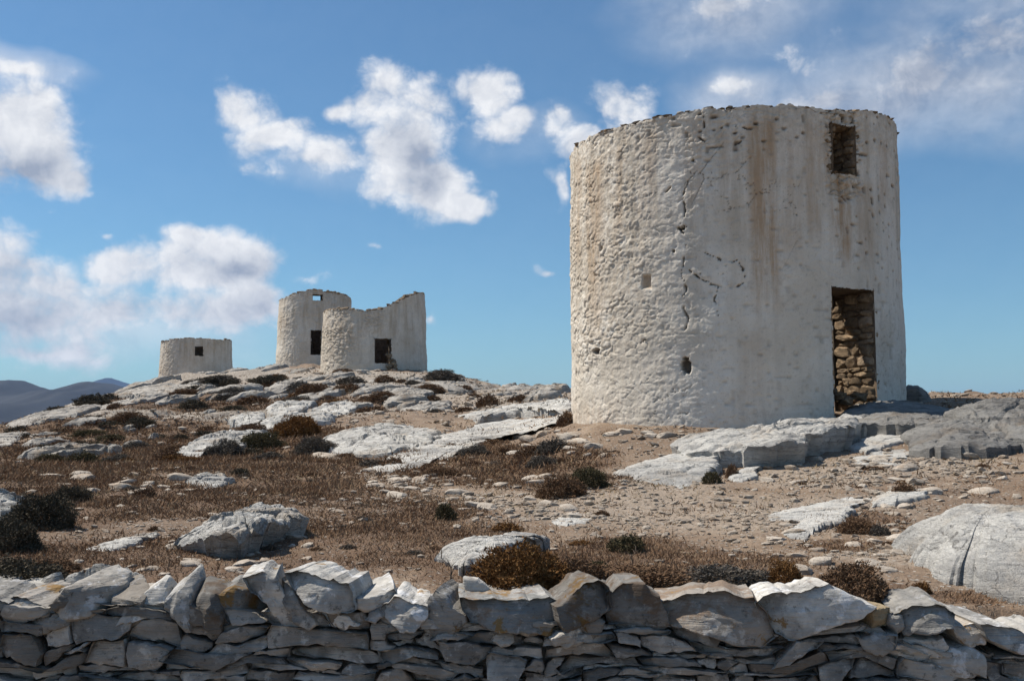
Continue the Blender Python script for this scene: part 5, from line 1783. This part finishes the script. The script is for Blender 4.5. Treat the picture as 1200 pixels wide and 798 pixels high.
# ------------------------------------------------------------------ loose stones and gravel
rn = random.Random(21)
LS = [rock_mesh('loose_stone', 500 + k, (1, 1, 1), M['loose'], 2, 8, 0.08, boxy=.65) for k in range(12)]
LZ = [((425, 690), (560, 592), 46, 'loose stone on the worn path left of the big tower', 'loose stones on the path'),
      ((600, 700), (505, 535), 26, 'loose stone in the rubble left of the big tower', 'loose stones at the tower foot'),
      ((700, 800), (495, 512), 14, 'small loose stone along the base of the big tower', 'loose stones along the tower base'),
      ((520, 720), (585, 612), 20, 'loose stone where the path crosses the slope', 'loose stones on the path crossing'),
      ((1020, 1110), (578, 600), 14, 'loose broken stone beside the huge right-hand boulder', 'loose stones by the huge boulder'),
      ((880, 1200), (535, 580), 30, 'loose stone flake on the gravel below the doorway', 'loose flakes below the doorway'),
      ((900, 1060), (605, 690), 24, 'loose stone on gravel between wall and huge boulder', 'loose stones between wall and boulder'),
      ((90, 330), (640, 672), 26, 'loose stone on brown scrub right behind the wall', 'loose stones behind the wall'),
      ((230, 420), (600, 655), 24, 'loose stone lying round the tilted boulder', 'loose stones round the tilted boulder'),
      ((60, 240), (560, 600), 24, 'loose stone on the bare patch of the left slope', 'loose stones on the left slope'),
      ((380, 520), (535, 570), 18, 'loose flat stone below the rounded pale boulder', 'loose stones below the rounded boulder')]
for (xr, yr, n, lab, grp) in LZ:
    for k in range(n):
        x, y = hit(rn.uniform(*xr), rn.uniform(*yr))
        if (x - big.c[0]) ** 2 + (y - big.c[1]) ** 2 < 3.15 ** 2 or y < 5.5:
            continue
        s = min(rn.lognormvariate(0, .45) * 15, 34) * y / FPX
        o = obj('loose_stone', LS[rn.randrange(12)], None, (x, y, float(terr_h(x, y)[0]) + 0.02 * s))
        o.scale = (s, s * rn.uniform(.6, 1.0), s * rn.uniform(.28, .5))
        o.rotation_euler = (rn.uniform(-.2, .2), rn.uniform(-.2, .2), rn.uniform(0, 6.3))
        tag(o, lab, 'stone', grp)

rs = np.random.RandomState(9)


def scatter(n, r0_, r1_, keep_fn, seed):
    """random ground positions, thinning with distance"""
    r_ = np.random.RandomState(seed)
    a = np.radians(r_.uniform(-31, 31, n))
    rr = np.exp(r_.uniform(math.log(r0_), math.log(r1_), n))
    x, y = rr * np.sin(a), rr * np.cos(a)
    ok = (y > WALL_Y + .5) & ((x - big.c[0]) ** 2 + (y - big.c[1]) ** 2 > 3.1 ** 2)
    x, y = x[ok], y[ok]
    k = keep_fn(x, y, base_h(x, y)) > r_.uniform(0, 1, len(x))
    return x[k], y[k], terr_h(x[k], y[k])


def gravel():
    def kf(x, y, z):
        s = zone(x, y, z, SCRUB_E)
        p = zone(x, y, z, PATH_E)
        cl = sstep(-.15, .5, fbm(xyz(x / 1.2, y / 1.2), 3, 50))
        return (0.30 + 0.70 * p) * (1 - 0.80 * s) * (0.25 + cl)
    x, y, z = scatter(115000, 5.4, 60, kf, 31)
    n = len(x)
    r_ = np.random.RandomState(5)
    protos = []
    for k in range(8):
        b = rock_verts(700 + k, (1, 1, 1), 1, 7, .1)
        protos.append(b)
    nv, F0 = len(protos[0][0]), protos[0][1]
    which = r_.randint(0, 8, n)
    PV = np.array([p[0] for p in protos])[which]
    d = np.hypot(x, y)
    s = np.clip(r_.lognormal(0, .8, n) * 2.5, 1.0, 13) * d / FPX
    sc = np.stack([s, s * r_.uniform(.55, 1, n), s * r_.uniform(.25, .5, n)], 1)
    a = r_.uniform(0, 6.28, n)
    PV = PV * sc[:, None, :]
    ca, sa = np.cos(a)[:, None], np.sin(a)[:, None]
    tx = r_.normal(0, .2, n)[:, None]
    VX = PV[..., 0] * ca - PV[..., 1] * sa
    VY = PV[..., 0] * sa + PV[..., 1] * ca
    VZ = PV[..., 2] + tx * PV[..., 0]
    V = np.stack([VX + x[:, None], VY + y[:, None], VZ + (z + 0.08 * s)[:, None]], -1).reshape(-1, 3)
    F = (F0[None] + (np.arange(n) * nv)[:, None, None]).reshape(-1, 3)
    tag(obj('gravel', mesh_np('gravel', V, F, M['gravel'], False)), 'pale stone chips strewn over the dry slope', 'gravel', kind='stuff')


gravel()

# ------------------------------------------------------------------ plants
def blades(n, rs_, base, direc, length, width):
    """n thin triangles: base points (n,3), directions (n,3)"""
    side = np.cross(direc, rs_.normal(size=(n, 3)))
    side /= np.linalg.norm(side, axis=1)[:, None] + 1e-9
    a = base - side * width[:, None]
    b = base + side * width[:, None]
    c = base + direc * length[:, None]
    V = np.stack([a, b, c], 1).reshape(-1, 3)
    return V, np.arange(3 * n).reshape(-1, 3)


def shrub_mesh(name, seed, n, mat, leaf=0.06, flat=0.62, twig=0.5, lump=0.22):
    """unit cushion shrub: fine leafy twigs through a lumpy dome, on real stems"""
    r_ = np.random.RandomState(seed)
    u = r_.normal(size=(n, 3))
    u[:, 2] = np.abs(u[:, 2]) * 1.0 - 0.12
    u /= np.linalg.norm(u, axis=1)[:, None]
    lob = 1 + lump * fbm(u * 2.4 + seed, 3, seed) * 1.7 + 0.16 * fbm(u * 6 + seed, 2, seed + 2)
    rad = np.cbrt(r_.uniform(0.30, 1.0, n)) * lob
    p = u * rad[:, None] * np.array([0.5, 0.5, flat])
    p[:, 2] = np.maximum(p[:, 2], 0.0)
    direc = u + r_.normal(size=(n, 3)) * 0.75
    direc[:, 2] += 0.35
    direc /= np.linalg.norm(direc, axis=1)[:, None]
    ln = r_.uniform(.6, 1.5, n) * leaf
    V1, F1 = blades(n, r_, p - direc * ln[:, None] * .4, direc, ln, ln * r_.uniform(.12, .34, n))
    # stems
    m_ = 40
    e = u[:m_] * (rad[:m_, None]) * np.array([0.46, 0.46, flat * .95])
    e[:, 2] = np.abs(e[:, 2])
    dl = np.linalg.norm(e, axis=1)
    V2, F2 = blades(m_, r_, np.zeros((m_, 3)) + r_.normal(size=(m_, 3)) * [.04, .04, 0], e / dl[:, None], dl, np.full(m_, .009))
    return mesh_np(name, np.vstack([V1, V2]), np.vstack([F1, F2 + len(V1)]), mat, False)


KM = {'d': 'sh_dark', 'g': 'sh_green', 'b': 'sh_brown', 'r': 'sh_rust', 'y': 'sh_grey'}
FARM = {k: [shrub_mesh('shrub', 40 + i + ord(k), 2600, M[v], .075, .55) for i in range(3)] for k, v in KM.items()}
NEARM = {k: [shrub_mesh('shrub', 80 + i + ord(k), 15000, M[v], .036, .55) for i in range(2)] for k, v in KM.items()}
rn = random.Random(33)


def shrub(px, py, wpx, hpx, kind, label, group=None, dy=1.0, name='shrub'):
    """px, py: foot of the shrub in the photograph"""
    x, y = hit(px, py)
    w = wpx * y / FPX
    h = hpx * y / FPX
    near = wpx > 42
    me_ = (NEARM if near else FARM)[kind][rn.randrange(2 if near else 3)]
    o = obj(name, me_, None, (x, y, float(terr_h(x, y)[0]) - 0.04 * h - 0.01))
    o.scale = (w, w * dy * rn.uniform(.8, 1.1), h / .60)
    o.rotation_euler = (0, 0, rn.uniform(0, 6.3))
    o.rotation_euler.z = rn.choice((0, math.pi)) + rn.uniform(-.3, .3)
    return tag(o, label, 'shrub', group)


HAND = [
    (84, 592, 48, 22, 'd', 'small dark grey cushion shrub above the two large dark ones'),
    (48, 622, 76, 44, 'd', 'large dark grey-green cushion shrub on the left slope'),
    (14, 648, 70, 44, 'd', 'dark shrub mass at the left edge below the large cushion'),
    (0, 606, 44, 26, 'r', 'rust-brown shrub at the left edge beside the pointed boulder'),
    (20, 692, 120, 44, 'd', 'dark spreading shrub directly behind the left end of the wall'),
    (50, 672, 90, 22, 'b', 'low brown shrub between the dark shrubs at left'),
    (348, 514, 62, 26, 'r', 'bright rust shrub beside the curved pale ridge'),
    (304, 528, 60, 26, 'g', 'dark green shrub in front of the curved ridge'),
    (264, 535, 58, 22, 'y', 'grey twiggy shrub in front of the curved ridge'),
    (372, 532, 56, 22, 'y', 'grey twiggy shrub left of the rounded boulder'),
    (610, 694, 130, 60, 'r', 'big rust-orange shrub pressed against the back of the wall'),
    (674, 690, 100, 40, 'b', 'brown low shrub right of the big rust-orange one'),
    (735, 648, 42, 22, 'g', 'olive tuft of thistle leaves above the brown mat'),
    (754, 690, 150, 30, 'b', 'brown mat shrub behind the lichen-faced block'),
    (850, 688, 130, 32, 'y', 'grey-brown mat shrub behind the lens-shaped cap stone'),
    (918, 688, 52, 36, 'r', 'tufted rust shrub left of the angular cap stone top'),
    (996, 702, 96, 46, 'b', 'dense rusty-brown shrub behind the angular cap stone'),
    (1080, 694, 22, 16, 'r', 'small yellow-rust tuft in front of the huge boulder'),
    (572, 476, 30, 18, 'b', 'round dark brown shrub on the right shoulder of the hill'),
    (610, 468, 32, 10, 'b', 'flat brown shrub on the skyline left of the big tower'),
    (664, 500, 24, 18, 'b', 'brown shrub at the left foot of the big tower'),
    (650, 530, 40, 16, 'y', 'grey twiggy clump among the rubble near the tower'),
    (660, 585, 60, 26, 'b', 'brown prickly clump below the tower left foot'),
    (690, 575, 50, 24, 'g', 'olive-brown prickly clump in the rubble'),
    (522, 610, 24, 22, 'g', 'upright dry tuft standing on the path'),
    (858, 560, 16, 18, 'b', 'small brown tuft against the ribbed boulder'),
    (834, 572, 22, 16, 'g', 'dark tuft under the ribbed boulder front'),
    (995, 510, 22, 14, 'r', 'reddish tuft beside the doorstep slab'),
    (1060, 582, 30, 12, 'b', 'brown tuft behind the small broken slab'),
    (1008, 624, 56, 18, 'b', 'brown scrubby clump right of the flat tapering slab'),
    (920, 486, 40, 8, 'd', 'dark weeds in shade along the tower base'),
    (946, 482, 26, 8, 'd', 'dark weeds near the doorway left jamb'),
    (594, 622, 40, 12, 'r', 'low rust clump behind the ridged slab'),
    (680, 640, 30, 8, 'r', 'thin rust clump right of the ridged slab'),
    (706, 607, 18, 8, 'b', 'tiny brown tuft at the end of the flat white slab'),
    (170, 588, 30, 14, 'b', 'brown tuft on the bare patch of the left slope'),
    (282, 560, 26, 10, 'd', 'dark tuft beside the rough pale knob'),
    (98, 546, 40, 16, 'g', 'green-grey cushion below the pale streaks at left'),
    (60, 542, 36, 14, 'g', 'greenish cushion beside a low pale slab at left'),
    (700, 664, 26, 10, 'g', 'small olive weed within the brown mat'),
    (1030, 628, 26, 14, 'y', 'grey clump touching the left end of the huge boulder'),
]
for (px, py, w, h, k, lab) in HAND:
    shrub(px, py, w, h, k, lab)
SZ = [((20, 130), (500, 530), 16, 'ddbg', 'dark cushion shrub on the far left slope', 'shrubs on the far left slope'),
      ((60, 190), (474, 502), 18, 'ddb', 'dark cushion shrub along the skyline left of the squat mill', 'shrubs along the skyline slabs'),
      ((130, 330), (496, 545), 30, 'bbydr', 'brown scrub clump on the middle of the left slope', 'scrub clumps mid-slope'),
      ((190, 320), (446, 482), 24, 'ddyb', 'dark shrub among the slabs below the squat mill', 'shrubs below the squat mill'),
      ((300, 420), (440, 482), 20, 'bbyr', 'brown shrub among the slabs below the mill pair', 'shrubs below the mill pair'),
      ((420, 560), (444, 488), 18, 'bybb', 'shrub on the right flank below the broken mill', 'shrubs on the right flank'),
      ((380, 520), (520, 560), 8, 'by', 'dry clump round the foot of the rounded boulder', 'clumps round the rounded boulder'),
      ((520, 660), (512, 552), 14, 'byb', 'dry clump on the slope beside the rock tongue', 'clumps beside the rock tongue'),
      ((120, 460), (552, 625), 22, 'byb', 'small dry clump on the brown slope', 'clumps on the brown slope'),
      ((240, 520), (640, 680), 12, 'yb', 'small dry clump behind the left half of the wall', 'clumps behind the left wall'),
      ((880, 1190), (540, 690), 16, 'brb', 'small dry tuft on the gravel below the doorway', 'tufts on the gravel')]
for (xr, yr, n, ks, lab, grp) in SZ:
    for k in range(n):
        px, py = rn.uniform(*xr), rn.uniform(*yr)
        w = rn.uniform(16, 46) if yr[0] < 540 else rn.uniform(9, 26)
        if xr[0] == 880 and (px > 1060 and py > 560):
            continue
        shrub(px, py, w, w * rn.uniform(.18, .36), rn.choice(ks), lab, grp, 1.0, 'shrub')


def carpet(name, mat, n, E, seed, hmin, hmax, per, label, spread=0.05, extra=0.04, wscale=1.0):
    def kf(x, y, z):
        s = zone(x, y, z, E)
        cl = sstep(-.35, .35, fbm(xyz(x / .8, y / .8), 4, seed + 3, .6))
        return np.clip(s * 1.1, extra, 1) * (0.12 + 0.88 * cl)
    x, y, z = scatter(n, 5.35, 60, kf, seed)
    m_ = len(x)
    r_ = np.random.RandomState(seed)
    d = np.hypot(x, y)
    X = np.repeat(x, per)
    Y = np.repeat(y, per)
    Z = np.repeat(z, per)
    D = np.repeat(d, per)
    k = len(X)
    sp = spread * np.clip(D / 9, .7, 4)
    B = np.stack([X + r_.normal(size=k) * sp, Y + r_.normal(size=k) * sp, Z - 0.01], 1)
    dr = np.stack([r_.normal(size=k) * .9, r_.normal(size=k) * .9, r_.uniform(.1, 1.1, k)], 1)
    dr /= np.linalg.norm(dr, axis=1)[:, None]
    ln = r_.uniform(hmin, hmax, k) * np.repeat(r_.uniform(.5, 1.2, m_), per) * np.clip(D / 9, .75, 2.2)
    wd = np.maximum(0.002 * wscale, 0.8 * D / FPX * r_.uniform(.6, 1.3, k) * wscale)
    V, F = blades(k, r_, B, dr, ln, wd)
    tag(obj(name, mesh_np(name, V, F, mat, False)), label, 'scrub', kind='stuff')


carpet('dry_scrub', M['scrub'], 185000, SCRUB_E, 61, .02, .075, 10, 'low brown dry scrub carpeting the slope', .06, .05)
carpet('straw_grass', M['straw'], 26000, SCRUB_E + PATH_E, 62, .015, .06, 7, 'thin straw-coloured dead grass between the stones', .04, .12)

# dry stalks standing against the wall and on the brown slope
def stalk(px, py, hpx, label, seed):
    x, y = hit(px, py)
    r_ = np.random.RandomState(seed)
    h = hpx * y / FPX
    VV, FF = [], []
    def tube(pts, r0_, r1_):
        off = sum(len(v_) for v_ in VV)
        pts = np.array(pts)
        ring = []
        for i, p in enumerate(pts):
            rr = r0_ + (r1_ - r0_) * i / (len(pts) - 1)
            for k in range(5):
                a = 2 * math.pi * k / 5
                ring.append(p + np.array([math.cos(a) * rr, math.sin(a) * rr, 0]))
        VV.append(np.array(ring))
        nq = len(pts)
        for i in range(nq - 1):
            for k in range(5):
                FF.append([off + i * 5 + k, off + i * 5 + (k + 1) % 5, off + (i + 1) * 5 + (k + 1) % 5, off + (i + 1) * 5 + k])
    main = [np.array([0.02 * r_.normal() * i, 0.02 * r_.normal() * i, h * i / 5]) * np.array([h * 2, h * 2, 1]) for i in range(6)]
    tube(main, .006, .0025)
    for k in range(7):
        b = main[2 + k % 4]
        e = b + np.array([r_.normal() * .13 * h, r_.normal() * .13 * h, r_.uniform(.1, .25) * h])
        tube([b, (b + e) / 2 + [0, 0, .02 * h], e], .003, .0015)
    me_ = mesh_np('dry_stalk', np.vstack(VV), np.array(FF), M['stalk'])
    tag(obj('dry_stalk', me_, None, (x, y, float(terr_h(x, y)[0]) - .02)), label, 'plant')


stalk(529, 700, 48, 'bare forked stalk behind the diamond-shaped cap stone', 3)
stalk(742, 664, 26, 'dry stalk above the brown mat behind the lichen block', 4)
stalk(548, 510, 22, 'thin dry stalk standing on the rock tongue', 5)
stalk(322, 610, 18, 'thin dry stalk beside the tilted boulder', 6)

# look-alikes of a group are told apart by their order across the view
UNITS = ['', 'first', 'second', 'third', 'fourth', 'fifth', 'sixth', 'seventh', 'eighth', 'ninth', 'tenth', 'eleventh', 'twelfth', 'thirteenth', 'fourteenth', 'fifteenth', 'sixteenth', 'seventeenth', 'eighteenth', 'nineteenth']
TENS = {20: 'twent', 30: 'thirt', 40: 'fort'}


def ordinal(n):
    if n < 20:
        return UNITS[n]
    t, u = n // 10 * 10, n % 10
    return TENS[t] + ('ieth' if u == 0 else 'y-' + UNITS[u])


members = {}
for o in COL.objects:
    if 'group' in o and o.parent is None and o.name.split('.')[0] in ('shrub', 'loose_stone', 'rock_slab'):
        members.setdefault(o['group'], []).append(o)
for g_, lst in members.items():
    key = lambda o: float(proj(np.array([o.location.x]), np.array([o.location.y]), np.array([o.location.z]))[0][0])
    lst.sort(key=key)
    for i, o in enumerate(lst):
        word = o['label']
        o['label'] = ('leftmost ' if i == 0 else 'rightmost ' if i == len(lst) - 1 else ordinal(i + 1) + ' from left, ') + word

SC.render.engine = 'CYCLES'
SC.cycles.max_bounces = 6
SC.cycles.diffuse_bounces = 4
SC.cycles.volume_bounces = 0
SC.render.resolution_x = 1024
SC.render.resolution_y = 680
